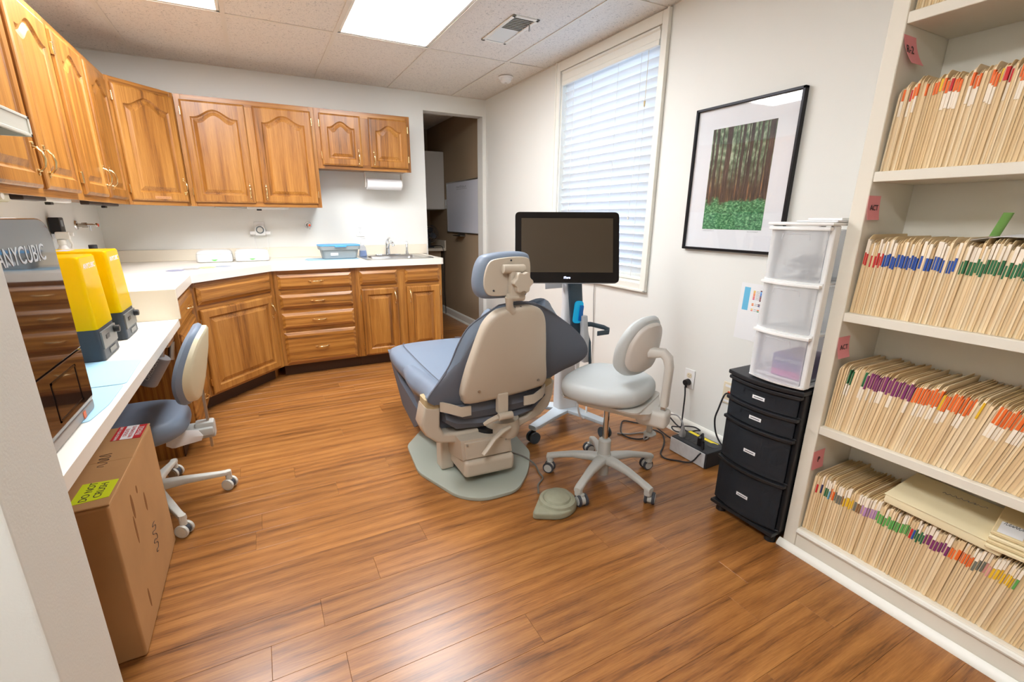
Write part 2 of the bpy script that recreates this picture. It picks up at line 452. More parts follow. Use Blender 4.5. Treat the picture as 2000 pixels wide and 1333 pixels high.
for y in (.9, 1.51):
    m = MB(); m.box(-1.6, 0, y - .012, y + .012, H - .003, H); struct('tee_bar', m, gridm, '', '', pc)
# ---- recessed ceiling lights
diff = mat('light_diffuser', (255, 255, 255), .5, emis=(246, 250, 255), estr=LAMP)
names = {(2, 1): 'white framed ceiling light panel beside the air vent, glowing', (4, 1): 'white framed ceiling light panel over the left cabinet side of the room, glowing',
         (4, 3): 'glowing ceiling light panel in the row behind the partition wall'}
for (i, j) in sorted(lights):
    x0, x1, y0, y1 = gx[i + 1] + .014, gx[i] - .014, gy[j + 1] + .014, gy[j] - .014
    t = thing('ceiling_light', names[(i, j)], 'ceiling light', ((x0 + x1) / 2, (y0 + y1) / 2, H), group='recessed ceiling lights')
    m = MB()
    for q in ((x0, x0 + .018, y0, y1), (x1 - .018, x1, y0, y1), (x0, x1, y0, y0 + .018), (x0, x1, y1 - .018, y1)): m.box(q[0], q[1], q[2], q[3], H + .0, H + .03, .002, 1)
    m.box(x0, x1, y0, y1, H + .035, H + .07)
    part(t, 'frame', m, trimm)
    m = MB(); m.box(x0 + .018, x1 - .018, y0 + .018, y1 - .018, H + .006, H + .01); part(t, 'diffuser', m, diff)
# ---- air vent and smoke detector
t = thing('air_vent', 'white ceiling air vent with small damper lever', 'vent', (-.62, -1.66, H))
m = MB(); X0, X1, Y0, Y1 = -.712, -.535, -1.872, -1.438
for q in ((X0, X0 + .022, Y0, Y1), (X1 - .022, X1, Y0, Y1), (X0, X1, Y0, Y0 + .022), (X0, X1, Y1 - .022, Y1)): m.box(q[0], q[1], q[2], q[3], H - .006, H + .002, .002, 1)
part(t, 'frame', m, trimm)
m = MB(); m.box(X0 + .01, X1 - .01, Y0 + .01, Y1 - .01, H + .012, H + .014); part(t, 'duct_back', m, mat('duct_dark', (70, 66, 60), .8))
for k in range(18):
    y = Y0 + .03 + k * .0216; m = MB(); tilt = .7 if k < 9 else -.7
    Mx = Matrix.Translation((0, y, H + .002)) @ Matrix.Rotation(tilt, 4, 'X'); m.box(X0 + .02, X1 - .02, -.0095, .0095, -.0006, .0006, M=Mx); part(t, 'louvre', m, trimm)
m = MB(); m.box(-.56, -.553, -1.79, -1.784, H - .03, H + .004); m.ell((-.5565, -1.787, H - .031), (.007, .007, .006), 10); part(t, 'damper_lever', m, steel)
t = thing('smoke_detector', 'round white smoke detector on the ceiling', 'smoke detector', (-.186, -.782, H - .045))
m = MB(); m.lathe([(.02, 0), (.034, .001), (.042, .008), (.044, .026), (.046, .03), (.058, .031), (.06, .034), (.06, .0425)], (-.186, -.782, H - .045), 28); part(t, 'housing', m, white)
m = MB(); m.lathe([(.012, -.002), (.013, .002)], (-.186, -.782, H - .045), 16); part(t, 'test_button', m, offw)
# ---- window, casing and pane
mb = MB()
c0, c1, cz0, cz1 = -2.372, -1.272, .806, H - .006
def casing(m, a, b, z0, z1, inner):   # one board with a stepped profile
    m.box(-.018, 0, a, b, z0, z1, .004, 2)
casing(mb, WY0, c0, cz0, cz1, 1); casing(mb, c1, WY1, cz0, cz1, 1); casing(mb, WY0, WY1, WZ1, cz1, 1); casing(mb, WY0, WY1, cz0, WZ0, 1)
for a, b in ((c0, c0 + .014), (c1 - .014, c1)): mb.box(-.026, -.016, a, b, cz0, cz1, .003, 2)
mb.box(-.026, -.016, c0, c1, cz0, cz0 + .014, .003, 2)
mb.box(0, .13, WY0, WY0 + .012, WZ0, WZ1); mb.box(0, .13, WY1 - .012, WY1, WZ0, WZ1); mb.box(0, .13, WY0, WY1, WZ0, WZ0 + .012); mb.box(0, .13, WY0, WY1, WZ1 - .012, WZ1)
win = struct('window_1', mb, trimm, 'tall window with white moulded casing', 'window')
m = MB(); s = .045
for a, b, z0, z1 in ((WY0 + .012, WY0 + .012 + s, WZ0 + .012, WZ1 - .012), (WY1 - .012 - s, WY1 - .012, WZ0 + .012, WZ1 - .012), (WY0 + .05, WY1 - .05, WZ0 + .012, WZ0 + .07), (WY0 + .05, WY1 - .05, WZ1 - .06, WZ1 - .012), (WY0 + .05, WY1 - .05, 1.55, 1.59)): m.box(.085, .115, a, b, z0, z1, .003, 1)
struct('sash', m, trimm, '', '', win)
m = MB(); m.box(.098, .102, WY0 + .05, WY1 - .05, WZ0 + .06, 1.56); struct('window_pane', m, glassy('window_glass', (250, 252, 255)), '', '', win)
m = MB(); m.box(.098, .102, WY0 + .05, WY1 - .05, 1.58, WZ1 - .055); struct('window_pane', m, bpy.data.materials['window_glass'], '', '', win)
# ---- venetian blind
slatm, nt, b = newmat('white_blind_slat'); b.inputs['Base Color'].default_value = lin((246, 246, 244)); b.inputs['Roughness'].default_value = .4
b.inputs['Subsurface Weight'].default_value = 0
tl = N(nt, 'ShaderNodeBsdfTranslucent'); tl.inputs[0].default_value = lin((240, 246, 250)); mx = N(nt, 'ShaderNodeMixShader'); mx.inputs[0].default_value = .3
nt.links.new(b.outputs[0], mx.inputs[1]); nt.links.new(tl.outputs[0], mx.inputs[2]); nt.links.new(mx.outputs[0], nt.nodes['Material Output'].inputs[0])
t = thing('window_blind', 'white slatted venetian blind, lowered and half closed in window', 'window blind', (.03, (WY0 + WY1) / 2, WZ0 + .02))
y0, y1 = WY0 + .018, WY1 - .018
m = MB(); prof = [(-.006, 2.196), (-.012, 2.2), (-.012, 2.225), (-.006, 2.232), (-.006, 2.272), (-.014, 2.28), (-.014, 2.29), (.002, 2.29), (.002, 2.196)]
rings = [[(a, y, z) for a, z in prof] for y in (y0, y1)]; m.loft(rings); part(t, 'valance', m, trimm)
m = MB(); m.box(.005, .06, y0, y1, 2.235, 2.28, .003, 1); part(t, 'headrail', m, trimm)
sm = MB(); segs = 6; A = []; Bq = []
for k in range(segs + 1):
    u = -.026 + .052 * k / segs; A.append((u, .003 * (1 - (u / .026) ** 2) + .0014)); Bq.append((u, .003 * (1 - (u / .026) ** 2) - .0014))
pr = A + Bq[::-1]; sm.loft([[(a, y, z) for a, z in pr] for y in (y0 - t.location.y, y1 - t.location.y)])
sme = sm.mesh('slat'); sme.materials.append(slatm)
ns = 25
for k in range(ns):
    z = 2.185 - k * .0522
    inst('slat', sme, t, (.005, 0, z - t.location.z), (0, R(56), 0))
m = MB(); m.box(.01, .06, y0, y1, .872, .888, .004, 2); part(t, 'bottom_rail', m, trimm)
cord = mat('blind_cord', (226, 222, 212), .8)
for y in (y0 + .1, y0 + .36, y0 + .62, y1 - .12):
    m = MB(); m.tube([(.012, y, 2.24), (.012, y, .88)], .0012, 5); m.tube([(.058, y, 2.24), (.058, y, .88)], .0012, 5); part(t, 'ladder_cord', m, cord)
m = MB(); m.tube([(-.002, y0 + .085, 2.2), (-.004, y0 + .08, 1.95), (-.003, y0 + .085, 1.93)], .0012, 5); m.cyl((-.003, y0 + .085, 1.93), (-.003, y0 + .085, 1.9), .006, .004, 10); part(t, 'pull_cord', m, mat('wood_tassel', (214, 190, 140), .5))
m = MB(); m.tube([(-.002, y0 + .14, 2.2), (-.006, y0 + .13, 1.6), (-.003, y0 + .15, 1.27)], .0012, 5); m.cyl((-.003, y0 + .15, 1.27), (-.003, y0 + .15, 1.25), .006, .005, 10)
part(t, 'pull_cord', m, cord); m = MB(); m.tube([(-.002, y1 - .05, 2.2), (-.004, y1 - .05, 1.5)], .0012, 5); m.cyl((-.004, y1 - .05, 1.5), (-.004, y1 - .05, 1.48), .006, .005, 10); part(t, 'pull_cord', m, cord)
# ---- baseboards
def baseboard(m, p0, p1, nrm):
    """moulded board from p0 to p1 with the wall behind, nrm pointing into the room"""
    prof = [(0, 0), (.022, 0), (.022, .012), (.016, .02), (.013, .022), (.013, .078), (.009, .088), (.009, .094), (.004, .102), (0, .102)]
    m.loft([[(p[0] + nrm[0] * a, p[1] + nrm[1] * a, z) for a, z in prof] for p in (p0, p1)])
mb = MB(); baseboard(mb, (0, -3.64), (0, 0), (-1, 0)); struct('baseboard_right', mb, trimm, 'white moulded baseboard along the window wall', 'baseboard')
mb = MB(); baseboard(mb, (0, .14), (0, 1.8), (-1, 0)); struct('baseboard_passage', mb, trimm, 'white moulded baseboard beyond the doorway', 'baseboard')
mb = MB(); baseboard(mb, (-2.43, -3.923), (-2.43, -3.769), (1, 0)); baseboard(mb, (XL, -3.923), (-2.43, -3.923), (0, -1)); struct('baseboard_partition', mb, trimm, 'white moulded baseboard round the partition wall end', 'baseboard')
mb = MB(); baseboard(mb, (XL, YB), (0, YB), (0, 1)); struct('baseboard_front', mb, trimm, 'white moulded baseboard on the wall opposite the sink', 'baseboard')
mb = MB(); baseboard(mb, (DX1, 0), (0, 0), (0, -1)); struct('baseboard_back', mb, trimm, 'short white baseboard beside the open doorway', 'baseboard')
# ---- passage furnishings
t = thing('passage_wall_cabinet', 'plain off white wall cabinet beyond the doorway', 'cabinet', (-.3, 1.5, 1.35))
m = MB(); m.box(-.62, -.002, 1.22, 1.797, 1.35, 2.03, .003, 1); part(t, 'body', m, offw)
m = MB(); m.box(-.618, -.322, 1.2, 1.219, 1.355, 2.025, .003, 1); part(t, 'door', m, offw)
m = MB(); m.box(-.316, -.004, 1.2, 1.219, 1.355, 2.025, .003, 1); part(t, 'door', m, offw)
t = thing('passage_counter', 'cream laminate counter beyond the doorway with raised end', 'counter', (-.3, 1.5, 0))
m = MB(); m.box(-.9, -.002, 1.2, 1.795, .84, .875, .003, 1); part(t, 'top', m, laminb)
m = MB(); m.box(-.02, -.002, 1.2, 1.795, .875, .97, .002, 1); part(t, 'end_splash', m, laminb)
m = MB(); m.box(-.88, -.05, 1.27, 1.795, 0, .84); part(t, 'base', m, hallwallm)
t = thing('desk_fan', 'dark grey desk fan on the passage counter', 'fan', (-.17, 1.36, .875))
m = MB(); m.lathe([(.06, 0), (.06, .012), (.02, .02)], (-.17, 1.36, .875), 20); m.cyl((-.17, 1.36, .89), (-.17, 1.36, 1.0), .012); part(t, 'stand', m, rubber); m = MB(); m.tube([(-.15, 1.4, .89), (-.08, 1.3, .9), (-.05, 1.19, .88), (-.04, 1.18, .7), (-.05, 1.18, .4), (-.04, 1.17, .1), (-.03, 1.2, .02)], .004, 6, sm=5); part(t, 'power_cable', m, black)
m = MB()
for r_ in (.11, .085, .06, .035):
    for y in (1.32, 1.36): m.tube([(-.17 + r_ * math.cos(a * math.pi / 12), y + (.11 - r_) * (-.15 if y < 1.34 else .15), 1.05 + r_ * math.sin(a * math.pi / 12)) for a in range(24)], .0025, 5, True)
part(t, 'cage', m, rubber)
for k in range(3):
    a = k * 2.094; m = MB(); Mx = Matrix.Translation((-.17, 1.34, 1.05)) @ Matrix.Rotation(a, 4, 'Y') @ Matrix.Rotation(.5, 4, 'X'); m.prism(superel(.035, .045, 2, 14, 0, .05), -.001, .001, 'xz', M=Mx); part(t, 'blade', m, rubber)
t = thing('whiteboard', 'whiteboard with faint writing on the taupe passage wall', 'whiteboard', (-.02, .62, 1.07))
m = MB(); m.box(-.012, -.002, .16, 1.09, 1.09, 1.65); part(t, 'board', m, mat('whiteboard_surface', (226, 228, 238), .15))
for q in ((.15, .162, 1.08, 1.66), (1.088, 1.1, 1.08, 1.66), (.15, 1.1, 1.65, 1.662), (.15, 1.1, 1.078, 1.09)):
    m = MB(); m.box(-.018, -.001, *q, .002, 1); part(t, 'frame_bar', m, steel)
m = MB(); m.box(-.07, -.004, .55, .78, 1.045, 1.052); m.box(-.07, -.066, .55, .78, 1.05, 1.062); m.box(-.006, -.002, .55, .78, 1.045, 1.085); part(t, 'marker_tray', m, steel)
m = MB()
def scribble(m, o, x, y, n, h, wd, r=.0016):
    """row of small handwritten strokes on a plane with axes x (along) and y (up)"""
    o, x, y = Vector(o), Vector(x), Vector(y); u = 0
    pts = []; w_ = wd / n
    for k in range(n):
        a = random.uniform(.55, 1) * h; q = random.uniform(.1, .5)
        pts += [o + x * (u + .05 * w_) + y * random.uniform(0, .15) * h, o + x * (u + q * w_) + y * a, o + x * (u + (q + .3) * w_) + y * a * random.uniform(.4, .95), o + x * (u + random.uniform(.4, .8) * w_) + y * random.uniform(0, .2) * a]
        u += w_
    m.tube(pts, r, 4, sm=3)
scribble(m, (-.0125, .78, 1.585), (0, -1, 0), (0, 0, 1), 7, .028, .3, .0012); part(t, 'writing', m, inkg); m = MB(); m.tube([(-.0125, .78, 1.57), (-.0125, .47, 1.572)], .0012, 4); part(t, 'writing', m, inkg)
t = thing('light_switch', 'small white wall switch beside the whiteboard', 'switch', (-.005, 1.15, 1.38))
m = MB(); m.box(-.006, -.001, 1.125, 1.19, 1.36, 1.47, .002, 1); part(t, 'plate', m, white)
m = MB(); m.box(-.012, -.005, 1.15, 1.165, 1.4, 1.43, .002, 1); part(t, 'toggle', m, white)
# ================================================================== oak cabinets
def arch_s(t):
    t = abs(t)
    return 0 if t >= .9 else .5 * (1 + math.cos(math.pi * t / .9))
def raised_door(m, x0, x1, z0, z1, y, arch=0.0, rail=.058, NT=18):
    """raised panel door, back on plane y, front towards -y; arch = height of the cathedral top"""
    T = .02
    def loop(ins, yy, a):
        X0, X1, Z0, Z1 = x0 + ins, x1 - ins, z0 + ins, z1 - ins
        pts = [(X0, yy, Z0), (X1, yy, Z0)]
        for k in range(NT + 1):
            t = 1 - 2 * k / NT
            x = (X0 + X1) / 2 + (X1 - X0) / 2 * t
            pts.append((x, yy, Z1 - a * (1 - arch_s(t))))
        return pts
    L = [loop(0, y, 0), loop(0, y - T * .55, 0), loop(.004, y - T * .8, 0), loop(.013, y - T, 0), loop(rail - .006, y - T, arch), loop(rail - .001, y - T * .7, arch),
         loop(rail + .004, y - T * .52, arch), loop(rail + .01, y - T * .5, arch), loop(rail + .034, y - T * .93, arch), loop(rail + .037, y - T * .93, arch)]
    m.loft(L)
def slab_front(m, x0, x1, z0, z1, y):
    """drawer front with a wide bevelled edge"""
    T = .02
    def loop(i, yy): return [(x0 + i, yy, z0 + i), (x1 - i, yy, z0 + i), (x1 - i, yy, z1 - i), (x0 + i, yy, z1 - i)]
    m.loft([loop(0, y), loop(0, y - T * .4), loop(.003, y - T * .5), loop(.02, y - T * .95), loop(.022, y - T), loop(.03, y - T)])
def pull(m, x, y, z, vert=True, L=.082):
    ax = Vector((0, 0, 1)) if vert else Vector((1, 0, 0)); o = Vector((x, y, z)); f = Vector((0, -1, 0))
    pts = [o - ax * L * .5 + f * .002, o - ax * L * .48 + f * .012, o - ax * L * .3 + f * .024, o + f * .028, o + ax * L * .3 + f * .024, o + ax * L * .48 + f * .012, o + ax * L * .5 + f * .002]
    m.tube(pts, [.0038, .0048, .004, .0056, .004, .0048, .0038], 8)
    for s in (-1, 1):
        m.ell(o + ax * s * L * .5 + f * .003, (.007, .006, .007), 8); m.ell(o + ax * s * (L * .5 + .012) + f * .003, (.0045, .0045, .006), 8)
def hinge(m, x, y, z): m.box(x - .004, x + .004, y - .012, y, z - .024, z + .024, .001, 1); m.cyl((x, y - .012, z - .026), (x, y - .012, z + .026), .0035, n=8)
def cab(name, label, loc, rz, wd, dp, z0, z1, stiles, rails, toe=0, group=None):
    """carcass with face frame; local x along the front, -y towards the room, root at front left on the floor / bottom"""
    t = thing(name, label, 'cabinet', loc, rz, group, world=False)
    m = MB()
    if toe: m.box(.001, wd - .001, .02, dp, toe, z1 - z0); m.box(.001, wd - .001, .075, dp, 0, toe)
    else: m.box(.001, wd - .001, .02, dp, .012, z1 - z0 - .001); 
    part(t, 'body', m, oak[2])
    for a, b, c, d in stiles:
        m = MB(); m.box(a, b, 0, .02, c, d, .0008, 1); part(t, 'stile', m, oak[2])
    for a, b, c, d in rails:
        m = MB(); m.box(a, b, .0004, .02, c, d, .0008, 1); part(t, 'rail', m, oak[0])
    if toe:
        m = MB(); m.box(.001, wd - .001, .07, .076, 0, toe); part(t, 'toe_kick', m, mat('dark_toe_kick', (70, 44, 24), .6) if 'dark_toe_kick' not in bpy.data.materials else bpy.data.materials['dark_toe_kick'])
    return t
def add_door(t, x0, x1, z0, z1, arch, hside, pz, hz, pulloff=.03):
    m = MB(); raised_door(m, x0, x1, z0, z1, -.0006, arch, NT=32 if arch else 2); d = part(t, 'door', m, oak[2], smooth=False)
    px = x1 - pulloff if hside == 'L' else x0 + pulloff
    m = MB(); pull(m, px, -.0195, pz); part(t, 'handle', m, brass, d)
    hx = x0 - .004 if hside == 'L' else x1 + .004
    for z in hz:
        m = MB(); hinge(m, hx, -.0006, z); part(t, 'hinge', m, brass, d)
    return d
def add_drawer(t, x0, x1, z0, z1, handle=True):
    m = MB(); slab_front(m, x0, x1, z0, z1, -.0006); d = part(t, 'drawer', m, oak[0], smooth=False)
    if handle: m = MB(); pull(m, (x0 + x1) / 2, -.0205, (z0 + z1) / 2, False); part(t, 'handle', m, brass, d)
    return d
UG, BG = 'oak wall cabinets', 'oak base cabinets'
def upper2(label, loc, rz, wd, z0, z1, d1, d2, zz, arch, pz):
    h = z1 - z0
    t = cab('wall_cabinet', label, loc, rz, wd, .318, z0, z1, [(0, d1[0] + .012, 0, h), (d1[1] - .012, d2[0] + .012, .04, h - .045), (d2[1] - .012, wd, 0, h)],
            [(d1[0] + .012, d2[1] - .012, 0, .04), (d1[0] + .012, d2[1] - .012, h - .045, h)], group=UG)
    add_door(t, *d1, *zz, arch, 'L', pz, (zz[0] + .075, zz[1] - .075)); add_door(t, *d2, *zz, arch, 'R', pz, (zz[0] + .075, zz[1] - .075))
    return t
upper2('tall oak wall cabinet with two arched doors over the white wipe warmers', (-2.56, -.325, 1.33), 0, .912, 1.33, 2.08, (.03, .43), (.482, .886), (.028, .716), .055, .11)
upper2('short oak wall cabinet with two arched doors above the sink', (-1.647, -.325, 1.635), 0, .767, 1.635, 2.08, (.036, .352), (.418, .742), (.026, .41), .045, .1)
upper2('tall oak wall cabinet with two arched doors between corner and printer cabinets', (-2.865, -1.6, 1.33), R(90), .93, 1.33, 2.08, (.02, .405), (.462, .86), (.028, .712), .055, .13)
upper2('tall oak wall cabinet with two arched doors above the dark printer', (-2.865, -2.55, 1.33), R(90), .949, 1.33, 2.08, (.035, .435), (.48, .885), (.028, .712), .055, .13)
# corner wall cabinet
cx0, cy0, cx1, cy1 = -2.865, -.669, -2.561, -.325
cl, ca = math.hypot(cx1 - cx0, cy1 - cy0), math.atan2(cy1 - cy0, cx1 - cx0)
t = thing('corner_wall_cabinet', 'diagonal oak corner wall cabinet with one arched door and paper label', 'cabinet', (cx0, cy0, 1.33), ca, UG, world=False)
Mi = (Matrix.Translation((cx0, cy0, 0)) @ Matrix.Rotation(ca, 4, 'Z')).inverted()
pl = [(Mi @ Vector((x, y, 0)))[:2] for x, y in ((cx0, cy0), (cx1, cy1), (cx1, -.003), (XL + .003, -.003), (XL + .003, cy0))]
pl = [(p[0], max(p[1], .02) if i < 2 else p[1]) for i, p in enumerate(pl)]
m = MB(); m.prism(pl, .012, .749); part(t, 'body', m, oak[2])
for a, b in ((0.001, .03), (cl - .03, cl - .001)): m = MB(); m.box(a, b, 0, .02, 0, .75, .0008, 1); part(t, 'stile', m, oak[2])
for a, b in ((0, .04), (.705, .75)): m = MB(); m.box(.03, cl - .03, .0004, .02, a, b, .0008, 1); part(t, 'rail', m, oak[0])
d = add_door(t, .022, cl - .022, .028, .716, .055, 'L', .13, (.1, .64))
m = MB(); m.box(.17, .29, -.0215, -.0206, .043, .06); part(t, 'paper_label', m, mat('aged_label', (196, 140, 92), .6), d)
m = MB(); scribble(m, (.178, -.0216, .047), (1, 0, 0), (0, 0, 1), 9, .009, .1, .0005); part(t, 'lettering', m, ink, d)
# ---- base cabinets
FY = -.605
t = cab('sink_base_cabinet', 'oak sink base cabinet with two doors and two false drawer fronts', (-1.475, FY, 0), 0, .745, .6, 0, .86, [(0, .04, .1, .86), (.33, .425, .14, .81), (.71, .745, .1, .86)],
        [(.04, .71, .1, .14), (.04, .33, .685, .715), (.425, .71, .685, .715), (.04, .71, .81, .86)], .1, BG)
add_door(t, .03, .342, .108, .684, 0, 'L', .60, (.19, .61)); add_door(t, .415, .722, .108, .684, 0, 'R', .60, (.19, .61))
add_drawer(t, .028, .341, .715, .829, False); add_drawer(t, .41, .722, .715, .829, False)
t = cab('drawer_base_cabinet', 'oak base cabinet with four stacked drawers', (-2.085, FY, 0), 0, .61, .6, 0, .86, [(0, .04, .1, .86), (.56, .61, .1, .86)],
        [(.04, .56, .1, .13), (.04, .56, .36, .42), (.04, .56, .52, .57), (.04, .56, .66, .73), (.04, .56, .81, .86)], .1, BG)
for a, b in ((.716, .828), (.563, .673), (.404, .526), (.112, .37)): add_drawer(t, .024, .572, a, b)
m = MB(); m.box(-.0019, .0002, .0006, .05, .1, .86); part(t, 'filler_stile', m, oak[2])
# diagonal corner base
bx0, by0, bx1, by1 = -2.578, -1.132, -2.087, -.607
bl, ba = math.hypot(bx1 - bx0, by1 - by0), math.atan2(by1 - by0, bx1 - bx0)
t = thing('corner_base_cabinet', 'diagonal oak corner base cabinet with one drawer front and one large door', 'cabinet', (bx0, by0, 0), ba, BG, world=False)
Mi = (Matrix.Translation((bx0, by0, 0)) @ Matrix.Rotation(ba, 4, 'Z')).inverted()
def body_poly(off):
    pl = [(Mi @ Vector((x, y, 0)))[:2] for x, y in ((bx0, by0), (bx1, by1), (bx1, -.003), (XL + .003, -.003), (XL + .003, by0))]
    return [(p[0], off) if i < 2 else p for i, p in enumerate(pl)]
m = MB(); m.prism(body_poly(.02), .1, .859); m.prism(body_poly(.08), 0, .1); part(t, 'body', m, oak[2])
for a, b in ((.001, .05), (bl - .05, bl - .001)): m = MB(); m.box(a, b, 0, .02, .1, .86, .0008, 1); part(t, 'stile', m, oak[2])
for a, b in ((.1, .14), (.67, .72), (.81, .86)): m = MB(); m.box(.05, bl - .05, .0004, .02, a, b, .0008, 1); part(t, 'rail', m, oak[0])
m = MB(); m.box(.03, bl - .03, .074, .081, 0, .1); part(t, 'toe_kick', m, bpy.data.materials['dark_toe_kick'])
add_door(t, .045, bl - .045, .112, .683, 0, 'L', .57, (.2, .6)); add_drawer(t, .045, bl - .045, .714, .828, False)
t = cab('drawer_base_cabinet', 'oak base cabinet with stacked drawers between corner cabinet and desk', (-2.578, -1.754, 0), R(90), .62, .6, 0, .86, [(0, .03, .1, .86), (.59, .62, .1, .86)],
        [(.03, .59, .1, .13), (.03, .59, .36, .42), (.03, .59, .52, .57), (.03, .59, .66, .73), (.03, .59, .81, .86)], .1, BG)
for a, b in ((.7, .828), (.53, .673), (.36, .5), (.112, .33)): add_drawer(t, .02, .6, a, b)
# ---- worktop with backsplash
t = thing('worktop', 'cream laminate worktop running round the corner with low backsplash', 'worktop', (-2., -.3, .862))
Z0, Z1 = .862, .912
sx0, sx1, sy0, sy1 = -1.352, -.788, -.555, -.085
m = MB()
left = [(XL + .002, -.002), (sx0, -.002), (sx0, -.635), (-2.09, -.635), (-2.55, -1.15), (-2.55, -1.756), (XL + .002, -1.756)]
m.prism(left, Z0, Z1); m.box(sx0, sx1, -.635, sy0, Z0, Z1); m.box(sx0, sx1, sy1, -.002, Z0, Z1)
m.prism([(sx1, -.002), (sx1, -.635)] + round_poly([(sx1 + .01, -.635), (-.712, -.635), (-.712, -.1)], [0, .035, 0], 6)[1:] + [(-.712, -.002)], Z0, Z1)
part(t, 'top', m, lamin)
m = MB(); m.box(XL + .002, -.665, -.022, -.003, Z1 + .0005, 1.002, .002, 1); m.box(XL + .003, XL + .022, -1.756, -.022, Z1 + .0005, 1.002, .002, 1); part(t, 'backsplash', m, laminb)
m = MB(); m.box(XL + .002, -2.5505, -1.776, -1.7565, .7605, .9115, .001, 1); part(t, 'end_panel', m, laminb)
# ---- lower desk
t = thing('desk', 'cream laminate desk top set below the worktop along the left wall', 'desk', (-2.87, -2.77, .0))
m = MB(); m.box(XL + .002, -2.56, -3.768, -1.757, .72, .76, .002, 1); part(t, 'top', m, lamin)
m = MB(); m.box(XL + .002, XL + .016, -3.768, -1.757, 0, .719); part(t, 'back_panel', m, oak[2])
m = MB(); m.box(XL + .016, -2.62, -3.768, -3.75, 0, .719); part(t, 'end_panel', m, oak[2])
# ---- sink with tap and spray
t = thing('sink', 'stainless steel sink set into the cream worktop', 'sink', (-1.07, -.32, Z1))
m = MB()
def ringrect(x0, x1, y0, y1, r, z): return [(p[0], p[1], z) for p in rrect(x0, x1, y0, y1, r, 5)]
ix0, ix1, iy0, iy1 = -1.3, -.86, -.51, -.19
m.loft([ringrect(-1.37, -.772, -.575, -.065, .04, Z1 + .0006), ringrect(-1.366, -.776, -.571, -.069, .04, Z1 + .005), ringrect(ix0 - .008, ix1 + .008, iy0 - .008, iy1 + .008, .06, Z1 + .004), ringrect(ix0, ix1, iy0, iy1, .055, Z1 - .004),
        ringrect(ix0 + .015, ix1 - .015, iy0 + .015, iy1 - .015, .05, Z1 - .03), ringrect(ix0 + .02, ix1 - .02, iy0 + .02, iy1 - .02, .05, Z1 - .045)], cap=False)
m.prism(rrect(ix0 + .015, ix1 - .015, iy0 + .015, iy1 - .015, .05), Z1 - .0478, Z1 - .044)
part(t, 'basin', m, steel)
m = MB(); m.lathe([(.04, 0), (.045, .002), (.03, .004), (.028, .002)], (-1.08, -.34, Z1 - .0445), 24); part(t, 'drain', m, chrome)
t = thing('faucet', 'chrome single lever faucet behind the sink', 'faucet', (-1.083, -.13, Z1 + .005))
zt = Z1 + .0055
m = MB(); m.prism(superel(.12, .032, 3, 32, -1.083, -.13), zt, zt + .008, b=.002); m.lathe([(.026, 0), (.024, .02), (.021, .05), (.02, .09), (.021, .1), (.012, .105)], (-1.083, -.13, zt + .008), 20); part(t, 'body', m, chrome)
m = MB(); m.tube([(-1.083, -.135, zt + .06), (-1.08, -.19, zt + .11), (-1.075, -.25, zt + .125), (-1.072, -.285, zt + .115), (-1.07, -.295, zt + .09)], [.014, .013, .012, .011, .0115], 12); part(t, 'spout', m, chrome)
m = MB(); m.tube([(-1.083, -.13, zt + .105), (-1.083, -.127, zt + .125), (-1.075, -.15, zt + .15), (-1.07, -.165, zt + .155)], [.015, .013, .008, .009], 10); part(t, 'lever', m, chrome)
t = thing('sink_sprayer', 'chrome pull-out sprayer beside the faucet', 'sprayer', (-.9, -.13, Z1 + .005))
m = MB(); m.lathe([(.022, 0), (.022, .004), (.014, .012), (.012, .03)], (-.9, -.13, zt), 18); part(t, 'collar', m, chrome)
m = MB(); m.tube([(-.9, -.13, zt + .03), (-.898, -.128, zt + .07), (-.9, -.14, zt + .1), (-.908, -.16, zt + .112), (-.915, -.178, zt + .105)], [.01, .011, .012, .013, .011], 10); part(t, 'spray_head', m, chrome)
# ================================================================== dental chair
t = thing('dental_chair', 'slate blue dental chair with beige back shell on grey floor plate', 'dental chair', (-1.2, -2.45, 0))
m = MB(); m.prism(round_poly([(-1.36, -1.98), (-1.545, -2.2), (-1.575, -2.5), (-1.475, -2.79), (-1.38, -2.865), (-1.2, -2.87), (-1.07, -2.75), (-.955, -2.57), (-.925, -2.3), (-1.03, -2.0)], [.05, .03, .05, .07, .07, .06, .08, .04, .04, .05], 6), 0, .018, b=.004); part(t, 'base_plate', m, plate_m)
# pedestal and motor housing
m = MB(); m.box(-1.38, -1.06, -2.56, -2.2, .019, .2, .03, 3); part(t, 'pedestal', m, beige)
m = MB(); m.box(-1.465, -1.395, -2.55, -2.47, .019, .22, .012, 3); part(t, 'hose_post', m, beige)
m = MB()
m.loft([[(-1.43, -2.4, .26), (-1.14, -2.4, .26), (-1.14, -2.4, .08), (-1.43, -2.4, .08)], [(-1.425, -2.715, .25), (-1.165, -2.715, .235), (-1.15, -2.715, .135), (-1.415, -2.715, .145)]]); part(t, 'motor_housing', m, beige)
m = MB(); m.loft([[(-1.408, -2.716, .238), (-1.176, -2.716, .226), (-1.164, -2.716, .142), (-1.402, -2.716, .15)], [(-1.405, -2.724, .235), (-1.179, -2.724, .223), (-1.167, -2.724, .144), (-1.399, -2.724, .152)]]); part(t, 'cover_plate', m, beige)
m = MB(); m.box(-1.415, -1.145, -2.74, -2.45, .05, .138, .022, 4, M=Matrix.Translation((-1.28, 0, .09)) @ Matrix.Rotation(R(3), 4, 'Y') @ Matrix.Translation((1.28, 0, -.09))); part(t, 'lower_cover', m, beige)
for x, z in ((-1.395, .225), (-1.19, .214)): m = MB(); m.cyl((x, -2.7245, z), (x, -2.727, z), .005, n=10); part(t, 'screw', m, steel)
